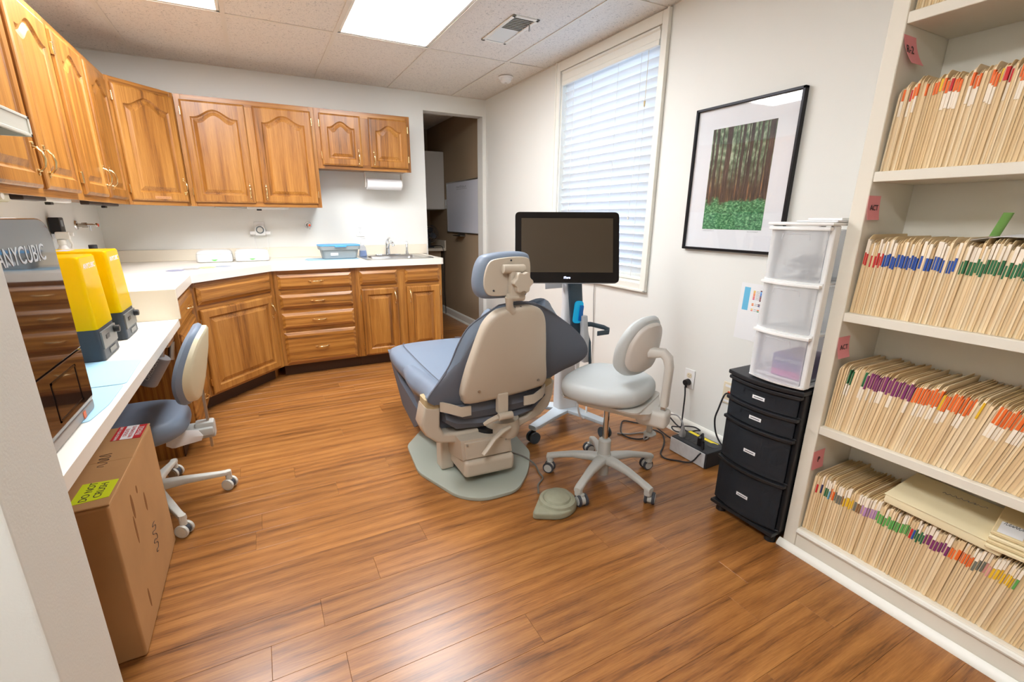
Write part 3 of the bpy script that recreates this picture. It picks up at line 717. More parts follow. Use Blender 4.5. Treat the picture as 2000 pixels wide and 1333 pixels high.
m = MB(); m.cyl((-1.24, -2.62, .2), (-1.24, -2.62, .262), .07, n=28); part(t, 'swivel_bearing', m, black)
# yoke carrying the arms
oc = [(-1.571, .426), (-1.592, .336), (-1.57, .277), (-1.516, .23), (-1.403, .205), (-1.265, .195), (-1.121, .203), (-.945, .262), (-.892, .305), (-.869, .372), (-.863, .442)]
ic = [(-.944, .413), (-.966, .345), (-.995, .30), (-1.031, .275), (-1.118, .262), (-1.268, .262), (-1.428, .265), (-1.48, .272), (-1.499, .31), (-1.495, .406)]
m = MB(); m.prism(oc + ic, -2.65, -2.55, 'xz', b=.014, seg=3); part(t, 'yoke', m, beige)
m = MB(); m.lathe([(.07, 0), (.085, .008), (.09, .03), (.09, .06), (.085, .095), (.02, .1)], (-1.17, -2.64, .2), 28); part(t, 'swivel_hub', m, beige)
m = MB(); m.tube([(-1.17, -2.725, .275), (-1.22, -2.74, .268), (-1.27, -2.755, .245), (-1.31, -2.765, .208), (-1.335, -2.77, .185)], [.013, .016, .014, .013, .012], 10, sy=.7); part(t, 'swivel_lever', m, beige)
for x0, x1 in ((-1.57, -1.492), (-.95, -.872)):
    m = MB(); m.loft([[(x, y, .408) for x, y in rrect(x0, x1, -2.648, -2.555, .015)], [(x, y, .455) for x, y in rrect(x0 + .004, x1 - .004, -2.645, -2.555, .015)]]); part(t, 'arm_cap', m, tan)
    sgn = 1 if x0 < -1.2 else -1
    m = MB(); xa = x1 if sgn > 0 else x0
    m.grid([[(xa - sgn * .01, -2.66, .43 + a), (xa + sgn * .03, -2.7, .425 + a), (xa + sgn * .08, -2.71, .405 + a), (xa + sgn * .13, -2.70, .40 + a)] for a in (-.035, -.012, .012)], .01); part(t, 'arm_strap', m, beige)
# seat: long cushion from the back to the knees, leg rest hanging below
def sec(y, hw, z0, z1, cx=-1.2, e=3.2, n=28): return [(cx + p[0], y, (z0 + z1) / 2 + p[1]) for p in superel(hw, (z1 - z0) / 2, e, n)]
m = MB()
rings = [sec(-2.66, .20, .33, .42, -1.2), sec(-2.6, .245, .31, .435, -1.2), sec(-2.45, .265, .31, .45), sec(-2.25, .28, .3, .46), sec(-2.05, .305, .315, .47), sec(-1.9, .315, .335, .478), sec(-1.78, .312, .35, .478), sec(-1.68, .29, .365, .468), sec(-1.62, .25, .38, .452), sec(-1.59, .17, .4, .435)]
m.loft(rings); seat = part(t, 'seat_cushion', m, uphol)
m = MB()
for s in (-1, 1): m.tube([(-1.2 + s * x, y, z) for x, y, z in ((.215, -2.45, .4525), (.222, -2.2, .462), (.225, -1.95, .476), (.215, -1.75, .477), (.18, -1.64, .461))], .0022, 6, sm=6)
part(t, 'piping', m, upholdk, seat)
m = MB()
m.loft([[(-1.2 + s * hw, y, z) for s in (-1, -.9, .9, 1) for _ in (0,)] for hw, y, z in ()] or [sec2 for sec2 in (
    [(-1.49, -1.72, .40), (-.91, -1.72, .40), (-.91, -1.64, .43), (-1.49, -1.64, .43)],
    [(-1.49, -1.92, .30), (-.91, -1.92, .30), (-.91, -1.78, .30), (-1.49, -1.78, .30)],
    [(-1.48, -2.15, .235), (-.92, -2.15, .235), (-.92, -1.9, .14), (-1.48, -1.9, .14)],
    [(-1.47, -2.32, .2), (-.93, -2.32, .2), (-.93, -2.1, .07), (-1.47, -2.1, .07)])]); part(t, 'leg_rest', m, upholdk)
m = MB(); m.prism(round_poly([(-1.84, .36), (-2.05, .325), (-2.19, .262), (-2.33, .20), (-2.5, .2), (-2.58, .24), (-2.58, .42), (-1.84, .42)], .02), -1.478, -.922, 'yz', b=.01); part(t, 'seat_underside', m, upholdk)
# dark fabric folds below the shell
m = MB(); m.loft([[(x, y, z) for y, z in ((-2.60, a), (-2.65, a + .01), (-2.665, (a + b_) / 2), (-2.65, b_ - .01), (-2.6, b_))] for x, a, b_ in ((-1.475, .32, .38), (-1.42, .275, .36), (-1.3, .262, .335), (-1.12, .262, .325), (-1.0, .29, .34), (-.93, .36, .4))], cap=True); part(t, 'lower_fold', m, upholdk)
m = MB(); m.loft([[(x, y, z) for y, z in ((-2.6, a), (-2.665, a + .01), (-2.68, (a + b_) / 2), (-2.665, b_ - .01), (-2.6, b_))] for x, a, b_ in ((-1.45, .36, .42), (-1.38, .325, .42), (-1.2, .318, .42), (-1.02, .328, .42), (-.95, .39, .43))], cap=True); part(t, 'upper_fold', m, upholdk)
# back upholstery with its wings
rows = [[(-1.525, -2.655, .432), (-1.47, -2.655, .425), (-1.40, -2.655, .415), (-1.18, -2.665, .41), (-.97, -2.635, .42), (-.86, -2.60, .445), (-.79, -2.57, .46)],
        [(-1.558, -2.655, .465), (-1.49, -2.66, .475), (-1.40, -2.67, .485), (-1.18, -2.69, .49), (-.965, -2.655, .49), (-.80, -2.625, .495), (-.695, -2.60, .50)],
        [(-1.505, -2.65, .53), (-1.46, -2.665, .545), (-1.39, -2.685, .56), (-1.18, -2.71, .57), (-.97, -2.675, .57), (-.78, -2.645, .565), (-.645, -2.62, .55)],
        [(-1.445, -2.65, .61), (-1.42, -2.675, .63), (-1.37, -2.7, .645), (-1.18, -2.73, .655), (-.985, -2.695, .655), (-.81, -2.665, .645), (-.675, -2.64, .625)],
        [(-1.405, -2.665, .71), (-1.38, -2.69, .725), (-1.34, -2.715, .735), (-1.18, -2.745, .74), (-1.01, -2.715, .74), (-.89, -2.69, .735), (-.775, -2.67, .715)],
        [(-1.36, -2.685, .79), (-1.335, -2.71, .805), (-1.29, -2.735, .815), (-1.18, -2.76, .82), (-1.06, -2.74, .82), (-.97, -2.715, .815), (-.895, -2.7, .795)],
        [(-1.29, -2.74, .86), (-1.27, -2.75, .868), (-1.24, -2.765, .875), (-1.18, -2.775, .885), (-1.11, -2.77, .885), (-1.05, -2.755, .875), (-1.0, -2.745, .855)],
        [(-1.245, -2.75, .888), (-1.23, -2.756, .891), (-1.21, -2.765, .895), (-1.18, -2.775, .9), (-1.14, -2.77, .898), (-1.1, -2.76, .893), (-1.07, -2.755, .886)]]
def refine(rows, n=4):
    cols = [catmull(r, n) for r in rows]
    out = [catmull(c, n) for c in zip(*cols)]
    return [list(r) for r in zip(*out)]
rr = refine(rows)
m = MB(); m.grid(rr, .045); bc = part(t, 'back_cushion', m, uphol)
edge = [r[0] for r in rr] + rr[-1][1:-1] + [r[-1] for r in rr[::-1]]
m = MB(); m.tube([Vector(p) + Vector((0, .0, .0)) for p in edge], .004, 6); part(t, 'piping', m, upholdk, bc)
ins = {3: .012, 4: .045, 5: .06, 6: .05, 7: .03}
rows2 = [[(p[0] + ins.get(i, 0) * max(0, 1 - j / 2.2), p[1], p[2]) for j, p in enumerate(r)] for i, r in enumerate(rows)]
rd = refine(rows2)
m = MB(); m.tube([Vector(r[0]) + Vector((0, -.004, 0)) for r in rd], .0035, 6); part(t, 'piping', m, upholdk, bc)
back_dk = MB(); back_dk.grid([[Vector(p) + Vector((0, -.0045, 0)) for p in r] for r in rd], .004); part(t, 'back_cover', back_dk, upholdk, bc)
# left arm sling
sl = [[(-1.50, -2.64, .43), (-1.55, -2.64, .46), (-1.52, -2.64, .5), (-1.46, -2.64, .5)], [(-1.505, -2.52, .39), (-1.545, -2.52, .43), (-1.515, -2.52, .49), (-1.455, -2.52, .485)], [(-1.515, -2.42, .38), (-1.54, -2.42, .42), (-1.51, -2.43, .48), (-1.455, -2.44, .478)], [(-1.525, -2.33, .37), (-1.545, -2.33, .42), (-1.515, -2.33, .475), (-1.46, -2.33, .475)],
      [(-1.525, -2.24, .385), (-1.545, -2.24, .43), (-1.515, -2.24, .478), (-1.465, -2.24, .472)], [(-1.515, -2.15, .42), (-1.53, -2.15, .445), (-1.505, -2.15, .474), (-1.47, -2.15, .467)]]
m = MB(); m.grid(refine(sl), .018); part(t, 'arm_sling', m, uphol)
# beige back shell
def shell_pt(x, z, d=0): return (x, -2.685 - (z - .43) * .24 - d, z)
so = [(-1.375, .425), (-1.405, .455), (-1.412, .5), (-1.395, .6), (-1.375, .68), (-1.352, .765), (-1.33, .825), (-1.285, .87), (-1.22, .886), (-1.125, .888), (-1.065, .868), (-1.032, .82), (-1.012, .74), (-.985, .6), (-.965, .51), (-.968, .475), (-1.0, .45), (-1.18, .43)]
so = [(p.x, p.y) for p in catmull([(a, b, 0) for a, b in so], 4, True)]
cxs, czs = -1.19, .65
def sring(k, d): return [shell_pt(cxs + (x - cxs) * k, czs + (z - czs) * k, d) for x, z in so]
m = MB(); m.loft([sring(1, -.02), sring(1, .012), sring(.985, .024), sring(.955, .031), sring(.9, .035), sring(.6, .04), sring(.25, .042), sring(.02, .042)]); sh = part(t, 'back_shell', m, beige)
for x, z in ((-1.338, .494), (-1.022, .5)):
    p = shell_pt(x, z, .036); m = MB(); m.cyl(p, (p[0], p[1] - .005, p[2]), .007, n=14); part(t, 'bolt', m, steel, sh)
# bracket under the shell
m = MB(); m.box(-1.237, -1.182, -2.735, -2.70, .36, .46, .006, 2); m.cyl((-1.245, -2.75, .352), (-1.17, -2.75, .352), .018, n=18, b=.004); m.tube([(-1.245, -2.745, .35), (-1.29, -2.74, .335), (-1.31, -2.73, .32)], [.014, .012, .009], 8); part(t, 'tilt_bracket', m, beige)
# headrest
hp = [(-1.357, .945), (-1.37, .99), (-1.362, 1.05), (-1.34, 1.096), (-1.305, 1.112), (-1.214, 1.12), (-1.13, 1.115), (-1.108, 1.085), (-1.107, 1.0), (-1.12, .935), (-1.145, .922), (-1.22, .922), (-1.322, .926)]
hp = [(p.x, p.y) for p in catmull([(a, b, 0) for a, b in hp], 4, True)]
m = MB(); m.pillow(hp, -2.80, -2.71, .034, -.006, plane='xz'); hd = part(t, 'headrest_pad', m, uphol)
hb = [(-1.21 + (x + 1.21) * .84, 1.015 + (z - 1.015) * .82) for x, z in hp]
m = MB(); m.prism(hb, -2.812, -2.797, 'xz', b=.005); part(t, 'headrest_plate', m, beige)
m = MB(); m.cyl((-1.268, -2.83, 1.055), (-1.165, -2.83, 1.052), .019, n=18, b=.004); m.box(-1.235, -1.185, -2.845, -2.812, .94, 1.055, .006, 2); m.cyl((-1.245, -2.83, .935), (-1.165, -2.83, .932), .017, n=18, b=.004)
m.tube([(-1.235, -2.83, .935), (-1.232, -2.825, .905), (-1.225, -2.815, .885), (-1.21, -2.81, .87)], [.02, .016, .018, .02], 10); part(t, 'headrest_bracket', m, beige)
kn = []
for k in range(60):
    a = 2 * math.pi * k / 60; r_ = .042 + .005 * math.cos(6 * a); kn.append((-1.192 + r_ * math.cos(a), 1.0 + r_ * math.sin(a)))
m = MB(); m.prism(kn, -2.878, -2.845, 'xz', b=.005, seg=3); part(t, 'headrest_knob', m, beige)
for x, z in ((-1.22, 1.088), (-1.302, .965), (-1.2, .885), (-1.17, .886)):
    m = MB(); m.cyl((x, -2.813, z), (x, -2.816, z), .004, n=10); part(t, 'screw', m, rubber)
# foot pedal and its cable
t = thing('foot_pedal', 'grey green foot control with domed disc on the floor', 'foot pedal', (-1.12, -3.05, 0))
po = round_poly([(-1.245, -3.075), (-1.12, -3.15), (-1.01, -3.1), (-1.0, -2.98), (-1.05, -2.945), (-1.13, -2.96)], [.02, .07, .05, .04, .02, .05], 6)
m = MB(); m.prism(po, 0, .035, b=.01, seg=3); part(t, 'base', m, mat('olive_grey_plastic', (150, 150, 128), .6, vary=.08, vscale=30))
m = MB(); m.lathe([(.085, .03), (.08, .045), (.066, .05), (.06, .047), (.055, .055), (.03, .064), (.005, .066)], (-1.095, -3.045, 0), 32); part(t, 'disc', m, bpy.data.materials['olive_grey_plastic'])
m = MB(); m.tube([(-1.13, -2.94, .02), (-1.105, -2.9, .008), (-1.08, -2.86, .006), (-1.03, -2.82, .006), (-1.02, -2.77, .006), (-1.0, -2.69, .01), (-1.03, -2.63, .03), (-1.1, -2.6, .06), (-1.15, -2.585, .07)], .0045, 8, sm=6); part(t, 'cable', m, mat('grey_cable', (120, 116, 108), .6))
# ================================================================== stools
def caster(root, x, y, ang, r, wm, cm, wd, fork, top):
    """twin wheel caster under a stem; ang = wheel axle direction"""
    ax = Vector((math.cos(ang), math.sin(ang), 0)); c = Vector((x, y, r + .0005))
    m = MB(); m.cyl(c - ax * wd * .2, c + ax * wd * .2, r * .8, n=16); m.cyl((x, y, r), (x, y, top), .011, n=12); cf = part(root, 'caster', m, fork)
    for s in (-1, 1):
        m = MB(); m.cyl(c + ax * s * wd * .22, c + ax * s * wd * .5, r, n=22, b=.004); part(root, 'caster_wheel', m, wm, cf)
        m = MB(); m.cyl(c + ax * s * wd * .49, c + ax * s * wd * .53, r * .72, n=20); part(root, 'wheel_cap', m, cm, cf)
def stool_back(root, out, yb, tilt, pz, padm, shellm, curve, thick=.05, sk=1.0, turn=0.0):
    """backrest pad: outline in x-z, curved round the sitter; yb = y of its rear"""
    def place(x, z, d):
        q = d + curve * x * x - (z - pz) * tilt
        return (x * math.cos(turn) - q * math.sin(turn), yb + x * math.sin(turn) + q * math.cos(turn), z)
    n = len(out); cx = 0; cz = sum(p[1] for p in out) / n
    def ring(k, d): return [place(cx + (p[0] - cx) * k, cz + (p[1] - cz) * k, d) for p in out]
    m = MB(); m.loft([ring(.8, 0), ring(.9, .002), ring(.97, .012), ring(1, thick * .5), ring(.97, thick * .85), ring(.88, thick), ring(.5, thick * 1.12), ring(.05, thick * 1.14)]); p = part(root, 'backrest_pad', m, padm)
    m = MB(); m.loft([ring(.82 * sk, .004 + (sk - 1) * .1), ring(.8 * sk, -.01), ring(.74 * sk, -.018), ring(.4, -.024), ring(.03, -.025)]); part(root, 'backrest_shell', m, shellm)
# --- right stool (pale grey)
t = thing('operator_stool', 'pale grey operator stool with grey five-arm base beside dental chair', 'stool', (-.76, -2.95, 0), R(27), world=False)
rz = R(27)
base = MB()
for k in range(5):
    a = R(63 + 72 * k) - rz; d = Vector((math.cos(a), math.sin(a), 0)); sd = Vector((-d.y, d.x, 0)); rings = []
    for s_, z, hw, hh in ((.0, .115, .032, .022), (.07, .118, .027, .019), (.15, .112, .021, .015), (.22, .097, .018, .013), (.262, .085, .019, .014), (.285, .08, .016, .012)):
        rings.append([d * s_ + sd * p[0] + Vector((0, 0, z + p[1])) for p in superel(hw, hh, 3, 14)])
    m = MB(); m.loft(rings); m.cyl(d * .268 + Vector((0, 0, .05)), d * .268 + Vector((0, 0, .085)), .018, n=14, b=.003); part(t, 'base_arm', m, greyp)
    caster(t, d.x * .268 + sd.x * .018, d.y * .268 + sd.y * .018, a + .35 + k * 1.1, .0285, rubber, greyp, .046, greyp, .06)
m = MB(); m.lathe([(.026, .03), (.028, .035), (.028, .1), (.036, .12), (.034, .14), (.03, .145), (.03, .215), (.026, .22)], (0, 0, 0), 24); part(t, 'column_sleeve', m, greyp)
m = MB(); m.cyl((0, 0, .2), (0, 0, .43), .014, n=18); part(t, 'gas_lift', m, chrome)
m = MB(); m.loft([[(p[0], p[1], z) for p in rrect(-a, a, -b_, c_, .04)] for a, b_, c_, z in ((.06, .2, .1, .395), (.09, .22, .13, .405), (.1, .225, .14, .435), (.16, .2, .17, .45), (.165, .2, .175, .46))]); part(t, 'seat_pan', m, offw)
m = MB(); so2 = [(x * (1.0 + .08 * (y / .2)), y) for x, y in superel(.215, .2, 2.7, 40)]
m.pillow(so2, .462, .545, .036, .012); part(t, 'seat_cushion', m, greyv)
m = MB(); m.box(-.045, .045, -.288, -.15, .36, .44, .02, 3); part(t, 'back_mount', m, offw)
m = MB(); m.box(-.012, .012, -.272, -.25, .39, .48, .002, 1); part(t, 'slide_bar', m, steel)
m = MB()
rings = []
for p, w_, d_ in (((0, -.262, .46), .024, .017), ((0, -.264, .56), .025, .017), ((0, -.266, .64), .025, .018), ((0, -.257, .68), .025, .02), ((0, -.235, .7), .025, .02), ((0, -.205, .695), .025, .022), ((0, -.175, .692), .027, .024)):
    rings.append((p, w_, d_))
def bar(rings):
    out = []
    P = [Vector(r_[0]) for r_ in rings]
    for i, (p, w_, d_) in enumerate(rings):
        d = (P[min(i + 1, len(P) - 1)] - P[max(i - 1, 0)]).normalized(); nrm = Vector((1, 0, 0)).cross(d)
        out.append([P[i] + Vector((1, 0, 0)) * q[0] + nrm * q[1] for q in superel(w_, d_, 3, 16)])
    return out
m.loft(bar(rings)); part(t, 'back_bar', m, offw)
bo = [(a * .78, .712 + (b - .657) * .9) for a, b in [(-.16, .56), (-.175, .62), (-.165, .70), (-.12, .775), (-.05, .81), (.05, .81), (.12, .775), (.165, .70), (.175, .62), (.16, .56), (.1, .515), (0, .505), (-.1, .515)]]
bo = [(p.x, p.y) for p in catmull([(a, b, 0) for a, b in bo], 4, True)]
stool_back(t, bo, -.165, .16, .73, greyv, mat('warm_grey_shell', (208, 202, 194), .45), 1.9, .045, 1.0, R(-16))
m = MB(); m.box(.06, .085, -.2, -.175, .28, .4, .006, 2); m.ell((.075, -.19, .275), (.035, .03, .012), 14); part(t, 'tilt_lever', m, greyp)
m = MB(); m.tube([(.1, .05, .44), (.16, .05, .425), (.2, .06, .42)], [.006, .006, .009], 8); part(t, 'height_lever', m, greyp)
# --- left stool (blue with cream shell)
t = thing('desk_stool', 'blue stool with cream back shell pulled up to the desk', 'stool', (-2.703, -2.262, 0), R(90), world=False)
rz = R(90); whitec = mat('worn_white_plastic', (206, 204, 194), .5, vary=.06, vscale=20)
for k in range(5):
    a = R(10 + 72 * k) - rz; d = Vector((math.cos(a), math.sin(a), 0)); sd = Vector((-d.y, d.x, 0)); rings = []
    for s_, z, hw, hh in ((.02, .115, .028, .022), (.12, .108, .02, .016), (.26, .088, .014, .011), (.3, .084, .014, .011)): rings.append([d * s_ + sd * p[0] + Vector((0, 0, z + p[1])) for p in superel(hw, hh, 4, 14)])
    m = MB(); m.loft(rings); m.cyl(d * .29 + Vector((0, 0, .05)), d * .29 + Vector((0, 0, .095)), .014, n=14); part(t, 'base_arm', m, whitec)
    caster(t, d.x * .29, d.y * .29, a + (.9, -.4, .5, 1.4, 2.2)[k], .028, whitec, mat('cap_cream', (214, 208, 190), .5) if k == 0 else bpy.data.materials['cap_cream'], .05, rubber, .06)
m = MB(); m.lathe([(.03, .06), (.032, .14), (.026, .2), (.02, .21), (.02, .34)], (0, 0, 0), 20); part(t, 'column', m, whitec)
m = MB(); m.box(-.05, .05, -.27, .1, .33, .365, .008, 2); m.box(-.03, .03, -.275, -.2, .31, .385, .01, 2); part(t, 'seat_bracket', m, greyp)
m = MB(); m.pillow(superel(.205, .2, 2.5, 40, 0, .01), .37, .455, .036, .014); part(t, 'seat_cushion', m, uphol)
m = MB(); m.box(-.012, .012, -.256, -.246, .26, .57, .001, 1); part(t, 'back_bar', m, steel)
bo = [(-.15, .56), (-.17, .63), (-.155, .71), (-.11, .785), (-.04, .82), (.04, .82), (.11, .785), (.155, .71), (.17, .63), (.15, .56), (.1, .505), (0, .485), (-.1, .505)]
bo = [(p.x, p.y) for p in catmull([(a, b, 0) for a, b in bo], 4, True)]
stool_back(t, bo, -.262, .22, .65, uphol, creamp, 1.6, .045, 1.15)
m = MB(); m.grid([[(-.08, -.22, .375), (-.075, -.17, .385), (-.08, -.13, .37), (-.07, -.1, .36)], [(-.085, -.235, .35), (-.09, -.18, .355), (-.08, -.14, .345), (-.085, -.1, .33)], [(-.075, -.225, .325), (-.08, -.17, .32), (-.085, -.13, .315), (-.07, -.115, .31)]], .003); part(t, 'taped_paper', m, whitem)
# ================================================================== scanner cart with monitor
t = thing('scanner_cart', 'wheeled scanner cart with large black touch monitor and blue lit cradle', 'monitor cart', (-.57, -2.33, 0))
cart = mat('cart_silver_blue', (196, 206, 214), .35); slate = mat('cart_slate', (60, 76, 86), .45); cream_w = mat('cart_white', (226, 226, 226), .35)
cc = Vector((-.565, -2.34, 0))
for ex, ey in ((-.872, -2.465), (-.46, -2.6), (-.43, -2.13), (-.8, -2.1)):
    e = Vector((ex, ey, 0)); d = (e - cc).normalized(); sd = Vector((-d.y, d.x, 0)); L = (e - cc).length; m = MB()
    m.loft([[cc + d * s_ + sd * q[0] + Vector((0, 0, z + q[1])) for q in superel(hw, .014, 4, 14)] for s_, hw, z in ((.02, .055, .118), (L * .5, .036, .108), (L * .92, .03, .1), (L * 1.04, .026, .098))]); part(t, 'leg', m, cart)
    caster(t, ex, ey, math.atan2(d.y, d.x) + 1.2, .036, mat('caster_dark', (66, 76, 82), .35) if 'caster_dark' not in bpy.data.materials else bpy.data.materials['caster_dark'], slate, .05, black, .088)
m = MB(); m.prism(superel(.075, .045, 4, 28, cc.x, cc.y), .1, .5, b=.004); part(t, 'lower_column', m, cream_w)
m = MB(); m.loft([[(p[0], p[1], z) for p in superel(a, .03, 4, 24, cc.x + dx, cc.y + dy)] for z, a, dx, dy in ((.5, .07, 0, 0), (.62, .058, -.005, -.01), (.8, .048, -.02, -.03), (.95, .046, -.03, -.03))]); part(t, 'upper_column', m, cream_w)
m = MB(); m.loft([[(p[0], p[1], z) for p in superel(a, .012, 4, 24, cc.x + dx, cc.y + dy)] for z, a, dx, dy in ((.56, .035, .02, -.045), (.64, .046, .018, -.06), (.7, .044, .0, -.07), (.93, .046, -.028, -.07))]); part(t, 'cradle_panel', m, slate)
m = MB(); o = Matrix.Translation((cc.x - .005, cc.y - .088, .745)); m.prism(rrect(-.03, .03, -.07, .06, .024), -.005, .005, 'xz', b=.003, M=o @ Matrix.Rotation(R(6), 4, 'Y')); part(t, 'cradle_light', m, mat('teal_light', (10, 140, 170), .2, emis=(20, 150, 200), estr=.35))
m = MB(); m.box(-.012, .012, -.006, .006, -.05, .04, .004, 2, M=o @ Matrix.Translation((.012, -.012, -.005)) @ Matrix.Rotation(R(6), 4, 'Y')); part(t, 'wand_tip', m, mat('blue_wand_tip', (20, 110, 190), .25))
m = MB(); m.loft([[(cc.x + .025 + dx + q[0], cc.y - .105 + q[1], z) for q in superel(a, .018, 4, 18)] for z, a, dx in ((.44, .02, .025), (.55, .024, .018), (.6, .024, .012), (.63, .02, .008), (.7, .019, .0), (.72, .018, -.002))]); part(t, 'scanner_wand', m, mat('wand_grey', (200, 202, 204), .35))
m = MB(); m.tube([(cc.x - .03, cc.y - .09, .58), (cc.x - .025, cc.y - .12, .55), (cc.x - .0, cc.y - .13, .52)], .009, 8); m.tube([(cc.x + .06, cc.y - .09, .62), (cc.x + .065, cc.y - .12, .56), (cc.x + .07, cc.y - .13, .42)], .008, 8); part(t, 'wand_holder', m, slate)
m = MB(); m.loft(bar([((cc.x, cc.y - .05, .665), .02, .012)]) if 0 else [[Vector(p) + Vector((0, q[0] * .3, q[1])) + Vector((nx, ny, 0)) * q[0] * .5 for q in superel(.014, .014, 3, 12)] for p, nx, ny in (((cc.x + .02, cc.y - .06, .66), 0, 1), ((cc.x + .09, cc.y - .09, .66), 0, 1), ((cc.x + .14, cc.y - .15, .648), .7, .7), ((cc.x + .145, cc.y - .19, .64), 1, 0), ((cc.x + .12, cc.y - .215, .637), .5, -.8), ((cc.x + .04, cc.y - .215, .637), 0, -1))]); part(t, 'grab_handle', m, slate)
m = MB(); m.tube([(cc.x - .02, cc.y - .1, .5), (cc.x - .03, cc.y - .15, .3), (cc.x - .02, cc.y - .16, .16), (cc.x + .02, cc.y - .16, .1), (cc.x + .07, cc.y - .12, .14), (cc.x + .09, cc.y - .06, .3)], .006, 8, sm=6); part(t, 'wand_cable', m, cream_w)
m = MB(); m.lathe([(.032, 0), (.034, .01), (.034, .07), (.028, .08), (.028, .13), (.024, .135)], (cc.x - .12, cc.y + .02, .57), 20); part(t, 'wipe_holder', m, frosted('clear_cup', (220, 225, 230), .5, (235, 240, 245)))
m = MB(); m.box(cc.x - .16, cc.x - .05, cc.y + .0, cc.y + .04, .555, .57, .004, 1); part(t, 'side_shelf', m, slate)
m = MB(); m.box(cc.x - .19, cc.x - .075, cc.y - .02, cc.y - .018, .875, .93); part(t, 'id_card', m, whitem)
# monitor, parallel to the view it is turned to
sc = Vector((-.668, -2.43, 1.105))
sxa = Vector((math.cos(YAW), -math.sin(YAW), 0)); sn = Vector((-math.sin(YAW) * math.cos(R(16)), -math.cos(YAW) * math.cos(R(16)), math.sin(R(16)))); sup = sn.cross(sxa)
MS = frame(sc, sxa, sup, sn)
m = MB(); m.prism(rrect(-.282, .282, -.192, .192, .026, 6), -.034, -.002, b=.006, M=MS); mon = part(t, 'monitor', m, mat('monitor_back', (200, 202, 204), .4))
m = MB(); m.prism(rrect(-.282, .282, -.192, .192, .026, 6), -.002, .003, b=.0015, M=MS); part(t, 'bezel', m, blackg, mon)
m = MB(); m.box(-.248, .248, -.135, .158, .0031, .0036, M=MS); part(t, 'screen', m, mat('dark_screen', (74, 64, 52), .12), mon)
m = MB(); m.text('iTero', .016, MS @ Matrix.Translation((.0, -.164, .0034))); part(t, 'lit_logo', m, mat('logo_glow', (220, 225, 255), .5, emis=(190, 200, 255), estr=5), mon)
m = MB(); a, b_ = MS @ Vector((0, -.05, -.034)), Vector((cc.x - .03, cc.y - .03, .93)); m.tube([a, a - sn * .05, b_], .022, 10); part(t, 'monitor_arm', m, slate, mon)
# ================================================================== things on worktop and back wall
CZ = .9125
warmw = mat('warmer_white', (226, 226, 222), .4)
def warmer(x, label):
    t = thing('wipe_warmer', label, 'wipe warmer', (x, -.2, CZ), world=False, group='wipe warmers')
    m = MB(); m.loft([[(p[0], p[1], z) for p in rrect(-a, a, -b, b, .035)] for a, b, z in ((.112, .085, 0), (.122, .095, .006), (.124, .097, .04), (.121, .094, .062), (.12, .093, .0635))]); part(t, 'body', m, warmw)
    m = MB(); m.loft([[(p[0], p[1], z) for p in rrect(-a, a, -b, b, .035)] for a, b, z in ((.12, .093, .065), (.118, .091, .075), (.108, .082, .086), (.08, .058, .093), (.02, .015, .095))]); part(t, 'lid', m, warmw)
    m = MB(); m.prism([(x_, .022 - .009 * (1 - (x_ / .022) ** 2)) for x_ in [-.022 + .0044 * k for k in range(11)]] + [(.022, .0225), (-.022, .0225)], -.0985, -.096, 'xz'); part(t, 'indicator', m, mat('green_led', (80, 190, 70), .3, emis=(70, 210, 70), estr=.6) if 'green_led' not in bpy.data.materials else bpy.data.materials['green_led'])
    m = MB(); m.tube([(.122, .03, .03), (.135, .04, .02), (.13, .06, .006), (.09, .1, .004)], .002, 6, sm=4); part(t, 'cord', m, white)
    return t
warmer(-2.473, 'white wipe warmer with green light, nearer the room corner')
warmer(-2.212, 'white wipe warmer with green light, nearer the grey bin')
# mechanical timer plugged into the wall
t = thing('outlet_timer', 'white dial timer plugged into the outlet above wipe warmers', 'timer', (-2.13, -.03, 1.1))
m = MB(); m.box(-2.17, -2.092, -.006, -.001, 1.1, 1.215, .002, 1); part(t, 'outlet_plate', m, white)
m = MB(); m.prism(round_poly([(-2.168, 1.105), (-2.09, 1.105), (-2.09, 1.16), (-2.108, 1.188), (-2.15, 1.188), (-2.168, 1.16)], .012), -.042, -.006, 'xz', b=.004); part(t, 'body', m, white)
m = MB(); m.cyl((-2.129, -.042, 1.15), (-2.129, -.047, 1.15), .031, n=32); part(t, 'dial_ring', m, mat('dial_grey', (110, 118, 120), .5))
m = MB(); m.cyl((-2.129, -.047, 1.15), (-2.129, -.051, 1.15), .022, n=28, b=.002); m.box(-2.133, -2.125, -.055, -.05, 1.135, 1.165, .001, 1); part(t, 'dial', m, offw)
for s in (-1, 1):
    m = MB(); xx = -2.129 + s * .058; m.box(xx - .02, xx + .02, -.04, -.015, 1.112, 1.138, .004, 2); m.tube([(xx - s * .005, -.03, 1.112), (xx - s * .01, -.035, 1.06), (xx - s * .012, -.05, 1.01), (xx - s * .02, -.07, .985)], .0016, 6, sm=4); part(t, 'plug', m, white)
